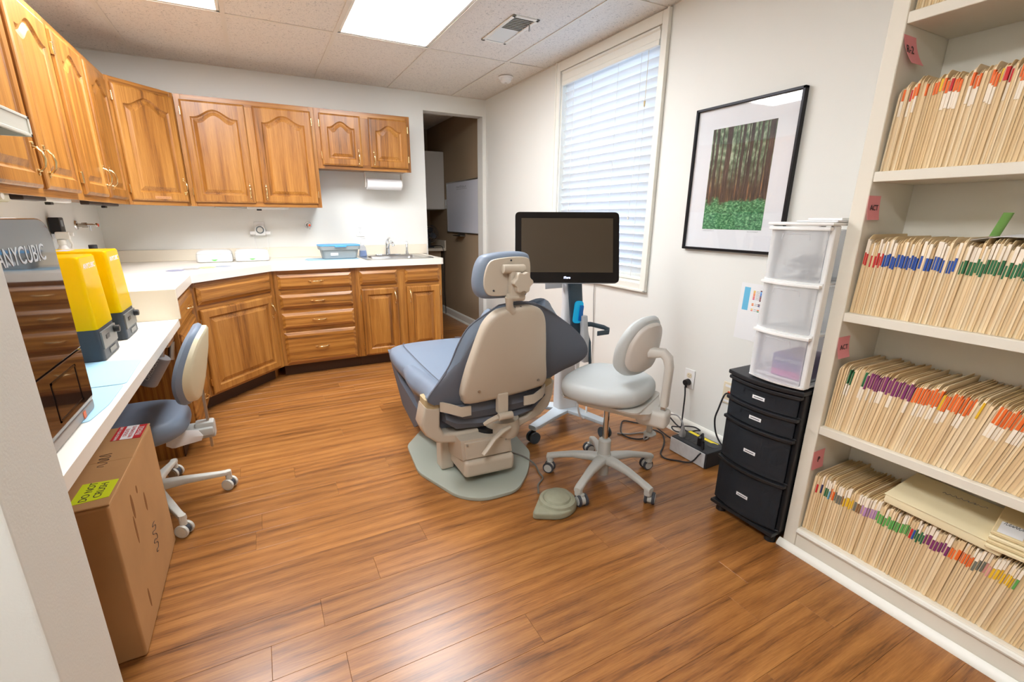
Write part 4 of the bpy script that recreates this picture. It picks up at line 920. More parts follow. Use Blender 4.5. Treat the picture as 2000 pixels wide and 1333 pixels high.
def valve(t, o, ax, handle):
    """gas outlet on the wall: flange, barrel, knob"""
    o, ax = Vector(o), Vector(ax); m = MB()
    m.cyl(o, o + ax * .008, .03, .026, 24); part(t, 'flange', m, chrome)
    m = MB(); m.cyl(o + ax * .008, o + ax * .05, .011, n=14); m.cyl(o + ax * .03, o + ax * .058, .016, n=8); part(t, 'barrel', m, mat('aged_chrome', (176, 168, 158), .25, 1) if 'aged_chrome' not in bpy.data.materials else bpy.data.materials['aged_chrome'])
    m = MB(); m.cyl(o + ax * .058, o + ax * .09, .009, n=12); m.cyl(o + ax * .07 + Vector((0, 0, -.035)), o + ax * .07, .005, n=10); m.cyl(o + ax * .088, o + ax * .1, .006, n=10); part(t, 'nozzle', m, chrome)
    m = MB(); m.cyl(o + ax * .1, o + ax * .113, .013, n=14, b=.003); kb = part(t, 'knob', m, chrome)
    m = MB(); m.cyl(o + ax * .1131, o + ax * .116, .0095, n=14); part(t, 'red_cap', m, mat('red_cap', (226, 84, 40), .4) if 'red_cap' not in bpy.data.materials else bpy.data.materials['red_cap'], kb)
t = thing('gas_valve', 'chrome gas valve with red cap on the back wall', 'valve', (-1.742, 0, 1.187), group='laboratory gas valves'); valve(t, (-1.742, -.001, 1.187), (0, -1, 0), 0)
t = thing('gas_valve', 'chrome gas valve with red cap on the left wall above printers', 'valve', (XL, -.55, 1.2), group='laboratory gas valves'); valve(t, (XL + .001, -.55, 1.2), (1, 0, 0), 0)
def outlet(name, label, o, along, nrm, hh=.057, hw=.035, m_=white, cat='outlet'):
    """wall plate centred at o; along = horizontal unit axis, nrm = out of the wall"""
    t = thing(name, label, cat, o)
    F = frame(Vector(o) + Vector(nrm) * .001, along, (0, 0, 1), nrm)
    m = MB(); m.box(-hw, hw, -hh, hh, 0, .005, .002, 1, M=F); part(t, 'plate', m, m_)
    return t, F
def sockets(t, F, fm):
    for dz in (-.02, .02):
        m = MB(); m.prism(superel(.0165, .0145, 3, 20, 0, dz), .0052, .007, M=F); s_ = part(t, 'socket', m, fm)
        m = MB(); m.box(-.0075, -.0055, dz - .001, dz + .007, .0071, .0074, M=F); m.box(.0055, .0075, dz - .001, dz + .006, .0071, .0074, M=F); m.prism(superel(.002, .002, 2, 8, 0, dz - .008), .0071, .0074, M=F); part(t, 'slots', m, ink, s_)
t, F = outlet('wall_outlet', 'white double outlet on the back wall above the soap bottle', (-1.298, 0, 1.139), (1, 0, 0), (0, -1, 0)); sockets(t, F, white)
# grey bin on a light blue mat
bluemat = mat('light_blue_silicone', (166, 208, 232), .55)
m = MB(); m.prism(round_poly([(-1.83, -.33), (-1.81, -.44), (-1.4, -.42), (-1.4, -.22), (-1.8, -.22)], .012), CZ, CZ + .002); solo('work_mat', m, bluemat, 'light blue silicone mat under the grey bin', 'mat')
t = thing('storage_bin', 'grey plastic bin with light blue lid and white label', 'bin', (-1.545, -.3, CZ + .0023))
zb = CZ + .0023; binm = mat('grey_bin_plastic', (148, 156, 158), .45)
m = MB(); m.loft([[(p[0], p[1], z) for p in rrect(-1.545 - a, -1.545 + a, -.3 - b, -.3 + b, .03)] for a, b, z in ((.13, .07, zb), (.137, .076, zb + .005), (.15, .088, zb + .075), (.162, .1, zb + .077), (.166, .104, zb + .1), (.166, .104, zb + .107))]); part(t, 'tub', m, binm)
m = MB(); m.loft([[(p[0], p[1], z) for p in rrect(-1.545 - a, -1.545 + a, -.3 - b, -.3 + b, .035)] for a, b, z in ((.168, .106, zb + .1075), (.17, .108, zb + .112), (.166, .104, zb + .117), (.14, .08, zb + .119))]); m.prism(round_poly([(-1.595, -.40), (-1.495, -.40), (-1.5, -.425), (-1.59, -.425)], .01), zb + .1, zb + .112, b=.003); part(t, 'lid', m, mat('sky_blue_lid', (88, 170, 226), .4))
m = MB(); m.box(-1.625, -1.565, -.3855, -.384, zb + .03, zb + .055, M=Matrix.Translation((0, .0015, 0))); part(t, 'label_sticker', m, whitem)
# pump bottle
t = thing('pump_bottle', 'clear pump bottle with pale blue soap beside the sink', 'bottle', (-1.325, -.2, CZ))
px, py = -1.325, -.2
m = MB(); m.loft([[(p[0], p[1], z) for p in rrect(px - a, px + a, py - a * .8, py + a * .8, .012)] for a, z in ((.03, CZ), (.034, CZ + .006), (.026, CZ + .085), (.018, CZ + .095), (.014, CZ + .105))]); part(t, 'bottle', m, frosted('clear_bottle', (220, 226, 236), .25, (240, 244, 250)))
m = MB(); m.loft([[(p[0], p[1], z) for p in rrect(px - a, px + a, py - a * .8, py + a * .8, .01)] for a, z in ((.028, CZ + .004), (.0315, CZ + .008), (.027, CZ + .055))]); part(t, 'soap', m, mat('pale_blue_soap', (140, 160, 200), .2))
m = MB(); m.cyl((px, py, CZ + .105), (px, py, CZ + .125), .016, n=16); m.cyl((px, py, CZ + .125), (px, py, CZ + .16), .005, n=10); m.box(px - .006, px + .03, py - .008, py + .008, CZ + .158, CZ + .168, .003, 1); part(t, 'pump', m, white)
# honeycomb coasters in a row
for k, (x, y, c, l) in enumerate(((-2.665, -.83, (150, 152, 178), 'lilac grey hexagonal coaster next to the yellow printers'), (-2.585, -.765, (178, 172, 166), 'warm grey hexagonal coaster in the row on the worktop'), (-2.495, -.7, (186, 196, 150), 'pale green hexagonal coaster in the row on the worktop'), (-2.4, -.655, (168, 176, 190), 'blue grey hexagonal coaster nearest the wipe warmers'))):
    m = MB(); m.prism([(x + .055 * math.cos(R(60 * q + 20)), y + .055 * math.sin(R(60 * q + 20))) for q in range(6)], CZ, CZ + .003, b=.001, seg=1); solo('coaster', m, flat('coaster_%d' % k, c), l, 'coaster', 'hexagonal coasters on the worktop')
# paper towel under the short cabinet
t = thing('paper_towel_holder', 'paper towel roll on white holder under the short cabinet', 'paper towel', (-1.09, -.17, 1.49))
m = MB()
for x in (-1.252, -.928): m.prism(round_poly([(-.19, 1.6345), (-.15, 1.6345), (-.145, 1.53), (-.16, 1.51), (-.18, 1.51), (-.195, 1.53)], .01), x - .006, x + .006, 'yz', b=.002, seg=1)
m.box(-1.26, -.92, -.2, -.14, 1.6305, 1.6345); part(t, 'holder', m, offw)
m = MB(); m.cyl((-1.242, -.17, 1.54), (-.938, -.17, 1.54), .048, n=32); part(t, 'paper_roll', m, whitem)
# under-cabinet lights and fixtures
def strip(label, a, b, m1, m2, h=.025, w_=.04):
    a, b = Vector(a), Vector(b); d = (b - a).normalized(); L = (b - a).length; sd = Vector((-d.y, d.x, 0))
    t = thing('under_cabinet_light', label, 'light fixture', tuple((a + b) / 2), group='under cabinet fixtures')
    F = frame(a, d, sd, (0, 0, 1))
    m = MB(); m.box(0, L * .42, -w_ / 2, w_ / 2, -h, 0, .005, 2, M=F); part(t, 'ballast', m, m1)
    m = MB(); m.box(L * .42, L, -w_ / 2, w_ / 2, -h, 0, .006, 2, M=F); part(t, 'diffuser', m, m2)
    m = MB(); m.box(L * .55, L * .62, -.01, .01, -h - .012, -h, .002, 1, M=F); part(t, 'switch', m, black)
zc = 1.3295 + .0115
brownf = mat('dark_brown_fixture', (58, 44, 40), .4)
strip('white under-cabinet light with dark end on the left wall', (-2.93, -2.13, zc), (-2.93, -1.6, zc), brownf, white)
strip('dark under-cabinet light next to the room corner', (-2.95, -1.25, zc), (-2.93, -.72, zc), brownf, brownf)
strip('white under-cabinet light strip on the back wall', (-2.42, -.24, zc), (-1.9, -.24, zc), steel, mat('white_strip', (236, 238, 236), .4))
t = thing('intercom_box', 'small beige box with round button under the left wall cabinet', 'intercom', (-2.92, -2.43, 1.30))
m = MB(); m.box(-2.96, -2.875, -2.54, -2.345, 1.303, 1.3415, .008, 2); part(t, 'body', m, mat('sage_beige', (190, 186, 168), .5))
m = MB(); m.cyl((-2.8745, -2.42, 1.322), (-2.868, -2.42, 1.322), .012, n=18); part(t, 'button', m, offw)
t = thing('exhaust_hood', 'beige metal hood with recessed front panel by the left wall cabinet', 'hood', (-2.76, -3.2, 1.478))
m = MB(); x0, x1, y0, y1, z0, z1 = -2.835, -2.70, -3.766, -2.628, 1.478, 1.532
hoodm = mat('hood_beige', (214, 212, 198), .45)
m.box(x0, x1, y0, y1, z1 - .006, z1, .001, 1); m.box(x1 - .005, x1, y0, y1, z0, z1, .001, 1); m.box(x0, x0 + .005, y0, y1, z0, z1); m.box(x0, x1, y1 - .005, y1, z0, z1, .001, 1); part(t, 'shell', m, hoodm)
m = MB()
for q in ((y0, y1, z0, z0 + .008), (y0, y1, z1 - .008, z1), (y1 - .012, y1, z0, z1)): m.box(x1, x1 + .003, *q, .001, 1)
part(t, 'panel_rim', m, hoodm)
m = MB(); m.box(x0 + .006, x1 - .006, y0, y1 - .006, z0 + .02, z0 + .024); part(t, 'inner_liner', m, mat('dark_green_liner', (96, 104, 84), .7))
# ================================================================== printers on the desk
DZt = .7605
base_dk = mat('printer_base_grey', (50, 58, 66), .45); facem = mat('printer_face_grey', (112, 112, 108), .4, .3)
amber = frosted('amber_cover', (255, 236, 10), .72, (255, 226, 60), .12)
def uv_printer(y0, label):
    X0, X1, w_ = -2.93, -2.69, .215; y1 = y0 + w_
    t = thing('resin_printer', label, 'printer', ((X0 + X1) / 2, (y0 + y1) / 2, DZt), group='amber covered resin printers')
    hb = .115
    m = MB(); m.loft([[(p[0], p[1], z) for p in rrect(X0 - d, X1 + d, y0 - d, y1 + d, .02)] for d, z in ((-.004, DZt), (0, DZt + .004), (-.004, DZt + hb))]); part(t, 'base', m, base_dk)
    m = MB(); m.box(X1 - .004, X1 + .0025, y0 + .018, y1 - .018, DZt + .04, DZt + hb - .012, .001, 1); fp = part(t, 'front_panel', m, facem)
    m = MB(); m.cyl((X1 + .002, y1 - .045, DZt + .085), (X1 + .021, y1 - .045, DZt + .085), .0135, n=18, b=.003); part(t, 'knob', m, black, fp)
    m = MB(); m.box(X1 + .0024, X1 + .004, y0 + .06, y0 + .1, DZt + .07, DZt + .085); part(t, 'port_slot', m, black, fp)
    m = MB(); m.box(X1 - .002, X1 + .0015, y0 + .08, y0 + .16, DZt + .012, DZt + .03); part(t, 'rating_label', m, facem)
    z0, z1 = DZt + hb + .0005, 1.125
    def ring(d, z, r=.018): return [(p[0], p[1], z) for p in rrect(X0 - d, X1 + d, y0 - d, y1 + d, r)]
    m = MB(); m.loft([ring(-.003, z0), ring(-.012, z1 - .006), ring(-.016, z1), ring(-.0185, z1 - .001), ring(-.0165, z1 - .006), ring(-.008, z0)], cap=False)
    m.prism(rrect(X0 + .016, X1 - .016, y0 + .016, y1 - .016, .018), z1 - .004, z1)
    cv = part(t, 'cover', m, amber, label='translucent yellow cover')
    m = MB(); m.text('ANYCUBIC', .026, frame((X1 - .0105, (y0 + y1) / 2, z1 - .035), (0, 1, 0), (0, 0, 1), (1, 0, 0))); part(t, 'lettering', m, whitem, cv)
    m = MB(); m.box(X0 + .06, X0 + .1, y0 + .05, y0 + .15, z1 + .0002, z1 + .0008); part(t, 'top_label', m, mat('top_label_grey', (150, 150, 160), .5) if 'top_label_grey' not in bpy.data.materials else bpy.data.materials['top_label_grey'], cv)
    m = MB(); m.box(X0 + .03, X0 + .06, y0 + .05, y1 - .05, z0, z1 - .05, .004, 1); m.box(X0 + .05, X1 - .05, y0 + .04, y1 - .04, z0, z0 + .07, .01, 2); part(t, 'resin_vat', m, mat('vat_grey', (150, 150, 130), .4) if 'vat_grey' not in bpy.data.materials else bpy.data.materials['vat_grey'])
uv_printer(-2.505, 'amber covered resin printer beside the light blue mats')
uv_printer(-2.165, 'amber covered resin printer beside the worktop end panel')
# dark printer behind the partition
t = thing('large_printer', 'large dark printer with glossy smoked front behind the partition wall', 'printer', (-2.75, -3.22, DZt))
X1, Y0, Y1 = -2.60, -3.44, -3.01
m = MB(); m.prism([(y, z) for y, z in round_poly([(Y0, DZt + .001), (Y1, DZt + .001), (Y1, 1.256), (Y0, 1.256)], [.01, .03, .075, .075], 8)], -2.92, X1 - .028, 'yz', b=.01); part(t, 'body', m, mat('printer_silver', (176, 174, 170), .4))
gl = mat('smoked_gloss', (52, 36, 28), .05, coat=.5)
def rr2(z0, z1, r): return round_poly([(Y0, z0), (Y1, z0), (Y1, z1), (Y0, z1)], r, 8)
m = MB(); m.prism(rr2(.931, 1.255, [0, 0, .075, .075]), X1 - .027, X1, 'yz', b=.003); df = part(t, 'door', m, gl)
m = MB(); m.text('ANYCUBIC', .053, frame((X1 + .0006, -3.2, 1.178), (0, .9, 0), (0, 0, 1), (1, 0, 0))); part(t, 'lettering', m, mat('grey_white_print', (206, 212, 216), .5), df)
m = MB(); m.prism(rr2(.79, .928, [0, .02, 0, 0]), X1 - .027, X1, 'yz', b=.003); lp = part(t, 'lower_panel', m, gl)
m = MB()
for q in ((-3.24, -3.235, .81, .905), (-3.085, -3.08, .81, .905), (-3.24, -3.08, .81, .815), (-3.24, -3.08, .9, .905)): m.box(X1 + .0002, X1 + .0012, *q)
part(t, 'display_frame', m, blackg, lp)
m = MB(); m.prism(rr2(.762, .788, [.0, .012, 0, 0]), X1 - .027, X1 - .002, 'yz', b=.004); tr = part(t, 'bottom_trim', m, mat('silver_trim', (150, 138, 130), .35, .4))
m = MB(); m.box(X1 - .0018, X1 - .0006, -3.102, -3.085, .765, .782); part(t, 'orange_sticker', m, mat('orange_sticker', (236, 110, 50), .5), tr)
# mats on the desk
m = MB(); m.prism(round_poly([(-2.9, -2.455), (-2.582, -2.53), (-2.572, -2.815), (-2.88, -2.825)], .015), DZt, DZt + .0022); solo('work_mat', m, bluemat, 'light blue silicone mat on the desk beside the amber printer', 'mat', 'silicone mats on the desk')
m = MB(); m.prism(round_poly([(-2.88, -2.832), (-2.576, -2.825), (-2.574, -3.0), (-2.59, -3.12), (-2.88, -3.12)], .015), DZt, DZt + .0022); solo('work_mat', m, bluemat, 'light blue silicone mat on the desk reaching under the dark printer', 'mat', 'silicone mats on the desk')
# items behind the printers, on the worktop end
t = thing('spray_bottle', 'white spray bottle standing on the worktop by left wall', 'bottle', (-3.08, -1.25, CZ))
bx, by = -3.08, -1.25
m = MB(); m.lathe([(.034, 0), (.038, .004), (.038, .14), (.034, .165), (.018, .19), (.014, .2)], (bx, by, CZ), 22); part(t, 'bottle', m, white)
m = MB(); m.cyl((bx, by, CZ + .2), (bx, by, CZ + .225), .019, n=16); m.box(bx - .02, bx + .04, by - .014, by + .014, CZ + .225, CZ + .265, .007, 2); m.box(bx + .04, bx + .055, by - .008, by + .008, CZ + .242, CZ + .26, .002, 1); m.tube([(bx + .03, by, CZ + .228), (bx + .04, by, CZ + .2), (bx + .034, by, CZ + .18)], .005, 8); part(t, 'trigger_head', m, offw)
t, F = outlet('wall_adapter', 'black power adapter in a white outlet on the left wall', (XL, -.97, 1.19), (0, 1, 0), (1, 0, 0), cat='adapter')
m = MB(); m.box(-.055, .02, -.03, .06, .006, .055, .006, 2, M=F); part(t, 'adapter', m, black)
m = MB(); m.box(-.04, -.005, .01, .045, .0552, .056, M=F); part(t, 'display', m, mat('lcd_grey', (120, 130, 136), .3))
m = MB(); m.loft([[(p[0], p[1], z) for p in rrect(-3.14, -3.0, -1.18, -.98, .02)] for z in (CZ, CZ + .135)]); m.box(-3.145, -2.995, -1.185, -.975, CZ + .136, CZ + .153, .005, 2); solo('purple_case', m, mat('dark_purple_plastic', (70, 48, 86), .45), 'dark purple plastic case on the worktop by left wall', 'case')
t = thing('resin_bottle', 'black bottle with ridged cap behind the amber printers', 'bottle', (-3.05, -.87, CZ))
m = MB(); m.lathe([(.035, 0), (.038, .005), (.038, .12), (.03, .138), (.018, .145)], (-3.05, -.87, CZ), 22); part(t, 'bottle', m, black)
m = MB(); m.lathe([(.022, .145), (.022, .175), (.019, .178)], (-3.05, -.87, CZ), 14); part(t, 'cap', m, rubber)
# canister and cable under the desk
t = thing('grey_canister', 'grey canister with lettering hanging under the desk', 'canister', (-2.68, -1.9, .48))
m = MB(); m.cyl((-2.72, -1.92, .49), (-2.64, -1.92, .62), .05, n=24, b=.008); part(t, 'body', m, mat('canister_grey', (140, 138, 138), .45))
m = MB(); m.cyl((-2.615, -1.83, .57), (-2.6, -1.82, .66), .014, n=14); part(t, 'steel_tube', m, steel)
m = MB(); m.box(-2.72, -2.59, -1.95, -1.8, .66, .719, .004, 1); m.cyl((-2.645, -1.92, .6), (-2.635, -1.91, .665), .02, n=12); part(t, 'bracket', m, steel)
zx = Vector((.53, 0, .85)).normalized(); m = MB(); m.text('OREDON', .026, frame((-2.672, -1.971, .565), zx, Vector((-.85, .0, .53)), (0, -1, 0)) @ Matrix.Translation((0, 0, 0))); part(t, 'lettering', m, offw)
m = MB(); m.tube([(-2.68, -1.93, .66), (-2.74, -2.0, .56), (-2.84, -2.02, .46), (-2.95, -2.0, .2), (-2.98, -1.9, .02), (-3.05, -2.05, .008)], .005, 8, sm=6); part(t, 'hose', m, greyp)
# cardboard box
t = thing('cardboard_box', 'large brown cardboard box on the floor under desk edge', 'box', (-2.8, -2.82, 0))
bx0, bx1, by0, by1, bh = -2.98, -2.598, -3.112, -2.535, .512
m = MB(); m.box(bx0, bx1, by0, by1, 0.0, bh, .008, 3); part(t, 'carton', m, cardb)
m = MB(); m.box(bx0, bx1 + .002, by0 + .004, (by0 + by1) / 2 - .001, bh, bh + .006, .002, 1); part(t, 'flap', m, cardb)
m = MB(); m.box(bx0, bx1 + .001, (by0 + by1) / 2 + .001, by1 - .004, bh, bh + .0055, .002, 1); part(t, 'flap', m, cardb)
zt = bh + .0062
m = MB(); m.prism([(-2.69, -3.075), (-2.606, -3.065), (-2.604, -2.965), (-2.688, -2.96)], zt, zt + .0006); s1 = part(t, 'warning_sticker', m, mat('fluorescent_yellow', (218, 232, 30), .6), label='fluorescent yellow DO NOT CRUSH sticker')
m = MB(); F = frame((-2.647, -3.015, zt + .0008), (.04, 1, 0), (-1, .04, 0), (0, 0, 1)); m.text('DO NOT', .026, F @ Matrix.Translation((0, .014, 0)), .0002); part(t, 'lettering', m, ink, s1); m = MB(); m.text('CRUSH', .026, F @ Matrix.Translation((0, -.014, 0)), .0002); part(t, 'lettering', m, ink, s1)
m = MB(); m.prism([(-2.69, -2.66), (-2.604, -2.668), (-2.603, -2.545), (-2.688, -2.54)], zt - .0005, zt + .0004); s2 = part(t, 'fragile_sticker', m, mat('red_sticker', (196, 40, 46), .6), label='red and white FRAGILE sticker')
m = MB(); m.prism([(-2.664, -2.6625), (-2.628, -2.666), (-2.627, -2.544), (-2.6635, -2.5415)], zt + .0005, zt + .0008); part(t, 'white_band', m, whitem, s2)
for txt, xx, sz in (('HANDLE WITH CARE', -2.677, .0125), ('FRAGILE', -2.6155, .021)):
    m = MB(); m.text(txt, sz, frame((xx, -2.603, zt + .0008), (0, 1, 0), (-1, 0, 0), (0, 0, 1)), .0002); part(t, 'lettering', m, whitem, s2)
redp = mat('red_print', (190, 44, 50), .6)
for txt, xx in (('DELICATE', -2.6545), ('INSTRUMENTS', -2.638)):
    m = MB(); m.text(txt, .0155, frame((xx, -2.603, zt + .0011), (0, 1, 0), (-1, 0, 0), (0, 0, 1)), .0002); part(t, 'lettering', m, redp, s2)
m = MB(); scribble(m, (-2.66, -2.86, zt), (0, 1, 0), (-1, 0, 0), 4, .03, .1, .0008); part(t, 'handwriting', m, ink)
m = MB(); scribble(m, (bx1 + .0005, -2.78, .13), (0, .25, .9), (0, -.9, .25), 4, .05, .13, .001); part(t, 'handwriting', m, ink)
for y, z, h, w_ in ((-2.93, .40, .06, .006), (-2.95, .33, .07, .004), (-2.80, .34, .05, .005), (-2.86, .42, .02, .004), (-2.98, .1, .05, .004)):
    m = MB(); m.prism(superel(w_ * 1.8, h * .7, 2, 14, y, z), bx1 + .0001, bx1 + .0005, 'yz'); part(t, 'stain', m, cardd)
m = MB(); m.tube([(-2.655, -3.2, 0.004), (-2.66, -3.21, .03), (-2.668, -3.2, .06), (-2.675, -3.185, .08)], .011, 10, sm=4); w_ = solo('white_cable_roll', m, white, 'short white cable piece on the floor between box and partition', 'cable')
# ================================================================== right wall
# framed forest picture
def forest():
    m, nt, b = newmat('forest_print')
    tc = N(nt, 'ShaderNodeTexCoord'); sx = N(nt, 'ShaderNodeSeparateXYZ'); nt.links.new(tc.outputs['Object'], sx.inputs[0])
    def noise(sc, scale, det=4.0, dist=0.0):
        mp = N(nt, 'ShaderNodeMapping'); mp.inputs['Scale'].default_value = sc; nt.links.new(tc.outputs['Object'], mp.inputs[0])
        n = N(nt, 'ShaderNodeTexNoise', Scale=scale, Detail=det, Distortion=dist); nt.links.new(mp.outputs[0], n.inputs['Vector']); return n
    def mix(f, a, b_):
        x = N(nt, 'ShaderNodeMix'); x.data_type = 'RGBA'
        nt.links.new(f, x.inputs[0]); nt.links.new(a, x.inputs[6]); nt.links.new(b_, x.inputs[7]); return x.outputs[2]
    def step(src, a, b_):
        r = N(nt, 'ShaderNodeMapRange'); r.inputs[1].default_value = a; r.inputs[2].default_value = b_; nt.links.new(src, r.inputs[0]); return r.outputs[0]
    leaf = ramp(nt, [(.3, (52, 70, 48)), (.5, (104, 128, 98)), (.7, (190, 204, 172))]); nt.links.new(noise((1, 1, .6), 55, 7).outputs[0], leaf.inputs[0])
    glow = ramp(nt, [(.35, (56, 44, 34)), (.55, (92, 74, 54)), (.72, (190, 132, 88))]); nt.links.new(noise((1, 1, .12), 60, 5).outputs[0], glow.inputs[0])
    up = mix(step(sx.outputs['Z'], .2, .34), glow.outputs[0], leaf.outputs[0])
    bark = ramp(nt, [(.3, (40, 31, 28)), (.6, (78, 62, 56)), (.8, (120, 98, 88))]); nt.links.new(noise((1, 5, .5), 40, 6).outputs[0], bark.inputs[0])
    wob = N(nt, 'ShaderNodeMath', operation='MULTIPLY_ADD'); wob.inputs[1].default_value = .012; nt.links.new(noise((1, .2, 1), 9, 2).outputs[0], wob.inputs[0]); nt.links.new(sx.outputs['Y'], wob.inputs[2])
    uu = N(nt, 'ShaderNodeMapRange'); uu.inputs[1].default_value = .165 + .006; uu.inputs[2].default_value = -.173 + .006; nt.links.new(wob.outputs[0], uu.inputs[0])
    tk = N(nt, 'ShaderNodeValToRGB'); tk.color_ramp.interpolation = 'CONSTANT'; e = tk.color_ramp.elements
    st = [0.0]
    for c_, w2 in ((.03, .03), (.1, .045), (.19, .02), (.3, .085), (.41, .015), (.47, .02), (.53, .045), (.61, .018), (.66, .055), (.74, .018), (.8, .035), (.88, .02), (.95, .08)): st += [c_ - w2 / 2, c_ + w2 / 2]
    st = sorted(set(max(0, min(1, q)) for q in st))
    while len(e) < len(st): e.new(.5)
    for i_, q in enumerate(st):
        e[i_].position = q; v = i_ % 2; e[i_].color = (v, v, v, 1)
    nt.links.new(uu.outputs[0], tk.inputs[0])
    up = mix(tk.outputs[0], up, bark.outputs[0])
    fern = ramp(nt, [(.3, (26, 78, 48)), (.5, (64, 138, 88)), (.68, (146, 204, 150))]); nt.links.new(noise((1, 1, 1.5), 70, 7, .6).outputs[0], fern.inputs[0])
    ad = N(nt, 'ShaderNodeMath', operation='MULTIPLY_ADD'); ad.inputs[1].default_value = .10; nt.links.new(noise((1, 1, 1), 22, 4).outputs[0], ad.inputs[0]); nt.links.new(sx.outputs['Z'], ad.inputs[2])
    col = mix(step(ad.outputs[0], .185, .205), fern.outputs[0], up)
    nt.links.new(col, b.inputs['Base Color']); b.inputs['Roughness'].default_value = .6
    return m
t = thing('framed_picture', 'black framed forest photograph with white mat on the wall', 'picture', (0, -2.91, 1.2))
py0, py1, pz0, pz1 = -3.1937, -2.6317, 1.0965, 1.8024
for q in ((py0, py0 + .013, pz0, pz1), (py1 - .013, py1, pz0, pz1), (py0, py1, pz0, pz0 + .013), (py0, py1, pz1 - .013, pz1)):
    m = MB(); m.box(-.026, -.001, *q, .002, 1); part(t, 'frame_bar', m, mat('black_metal_frame', (34, 34, 38), .35, .5) if 'black_metal_frame' not in bpy.data.materials else bpy.data.materials['black_metal_frame'])
m = MB(); m.box(-.012, -.002, py0 + .012, py1 - .012, pz0 + .012, pz1 - .012); mt = part(t, 'mat_board', m, mat('mat_board_white', (244, 246, 250), .8))
m = MB(); m.box(-.0128, -.0121, -3.083, -2.745, 1.206, 1.694); part(t, 'photo_print', m, forest(), mt)
m = MB(); scribble(m, (-.0123, -2.75, 1.196), (0, -1, 0), (0, 0, 1), 8, .004, .07, .0004); scribble(m, (-.0123, -3.01, 1.196), (0, -1, 0), (0, 0, 1), 7, .004, .06, .0004); part(t, 'caption', m, inkg, mt)
m = MB(); m.box(-.0185, -.0175, py0 + .012, py1 - .012, pz0 + .012, pz1 - .012); part(t, 'glass', m, glassy('picture_glass', (252, 252, 252)))
# printed sheet taped to the wall
t = thing('printed_sheet', 'white printed colour chart taped to the wall by plastic drawers', 'paper', (0, -3.12, .67))
F = frame((-.0015, -3.02, .952), (0, -1, -.02), (0, .02, -1), (-1, 0, 0)); F = F @ Matrix.Identity(4)
m = MB(); m.box(0, .216, 0, .285, 0, .0006, M=F); part(t, 'sheet', m, whitem)
m = MB(); m.box(.02, .052, .02, .135, .0007, .001, M=F); part(t, 'blue_bar', m, mat('sky_blue_print', (110, 190, 226), .6))
pal = [(240, 200, 90), (240, 180, 70), (240, 150, 80), (238, 130, 70), (236, 140, 120), (230, 110, 100), (220, 80, 130), (90, 30, 50), (90, 170, 230), (40, 120, 210), (50, 120, 200), (40, 60, 110), (120, 40, 60), (130, 50, 70), (100, 50, 40)]
dots = [(.075, .035 + k * .0066, pal[k]) for k in range(7)] + [(.11, .03 + k * .0068, pal[7 + k]) for k in range(8)] + [(.075, .098, pal[2]), (.075, .105, pal[3]), (.108, .098, pal[7]), (.108, .105, pal[11]), (.075, .125, pal[0]), (.075, .132, pal[4]), (.108, .125, pal[3]), (.108, .132, (70, 150, 90))]
for k, (x, y, c) in enumerate(dots):
    m = MB(); m.prism(superel(.0065, .003, 2, 10, x, y), .0007, .001, M=F); part(t, 'colour_dot', m, flat('dot_%d' % k, c, .6))
m = MB()
for x, y, c in dots: m.box(x + .01, x + .028, y - .0008, y + .0008, .0007, .0009, M=F)
part(t, 'print_lines', m, inkg)
# outlets low on the wall
ivory = mat('ivory_plastic', (226, 214, 186), .4)
t, F = outlet('wall_outlet', 'white double outlet with black plug low on the window wall', (0, -2.776, .357), (0, -1, 0), (-1, 0, 0)); sockets(t, F, ivory)
m = MB(); m.cyl(F @ Vector((0, -.02, .0075)), F @ Vector((0, -.02, .035)), .02, .017, 18); m.cyl(F @ Vector((0, -.02, .028)), F @ Vector((.003, -.05, .026)), .009, .006, 12); part(t, 'plug', m, black)
t, F = outlet('data_plate', 'ivory data wall plate with black cable beside black drawers', (0, -3.045, .357), (0, -1, 0), (-1, 0, 0), .06, .042, ivory, 'wall plate')
for dz in (.04, -.045): m = MB(); m.box(-.03, .02, dz - .006, dz + .006, .0051, .006, M=F); part(t, 'paper_label', m, whitem)
m = MB(); m.box(-.01, .012, -.006, .012, .005, .008, M=F); part(t, 'jack', m, mat('orange_jack', (222, 80, 40), .5))
blackc = mat('black_cable', (38, 38, 42), .5); greyc = mat('light_grey_cable', (150, 148, 146), .5)
m = MB(); p = F @ Vector((0, .004, .012)); m.tube([p, p + Vector((-.03, .002, -.005)), (-.055, -3.03, .28), (-.06, -3.02, .2), (-.05, -3.05, .1), (-.04, -3.16, .02), (-.04, -3.24, .006)], .0045, 8, sm=6); part(t, 'data_cable', m, blackc)
# power supply box on the floor
t = thing('power_backup', 'black battery backup with white side and yellow label on floor', 'power supply', (-.147, -3.0, 0))
ux0, ux1, uy0, uy1, uh = -.224, -.07, -3.125, -2.885, .09
m = MB(); m.box(ux0, ux1, uy0, uy1, 0, uh, .006, 2); part(t, 'case', m, mat('ups_black', (44, 46, 50), .55))
m = MB(); m.box(ux0 - .004, ux0 - .0002, uy0 + .01, uy1, .004, uh - .006, .001, 1); part(t, 'side_panel', m, mat('ups_white', (206, 206, 206), .6, vary=.08, vscale=30))
m = MB(); m.box(ux1 - .035, ux1 - .012, uy0 + .045, uy1 - .01, uh + .0002, uh + .0008); part(t, 'yellow_label', m, mat('yellow_label', (240, 218, 50), .5))
for k, y in enumerate((uy1 - .03, uy1 - .07, uy1 - .1, uy1 - .13)):
    m = MB(); m.box(ux0 + .03, ux0 + .06, y - .012, y + .012, uh + .0002, uh + .001); part(t, 'socket', m, black)
m = MB(); m.prism(superel(.03, .028, 2, 24, -.12, -3.075), uh + .0002, uh + .001); part(t, 'round_label', m, rubber)
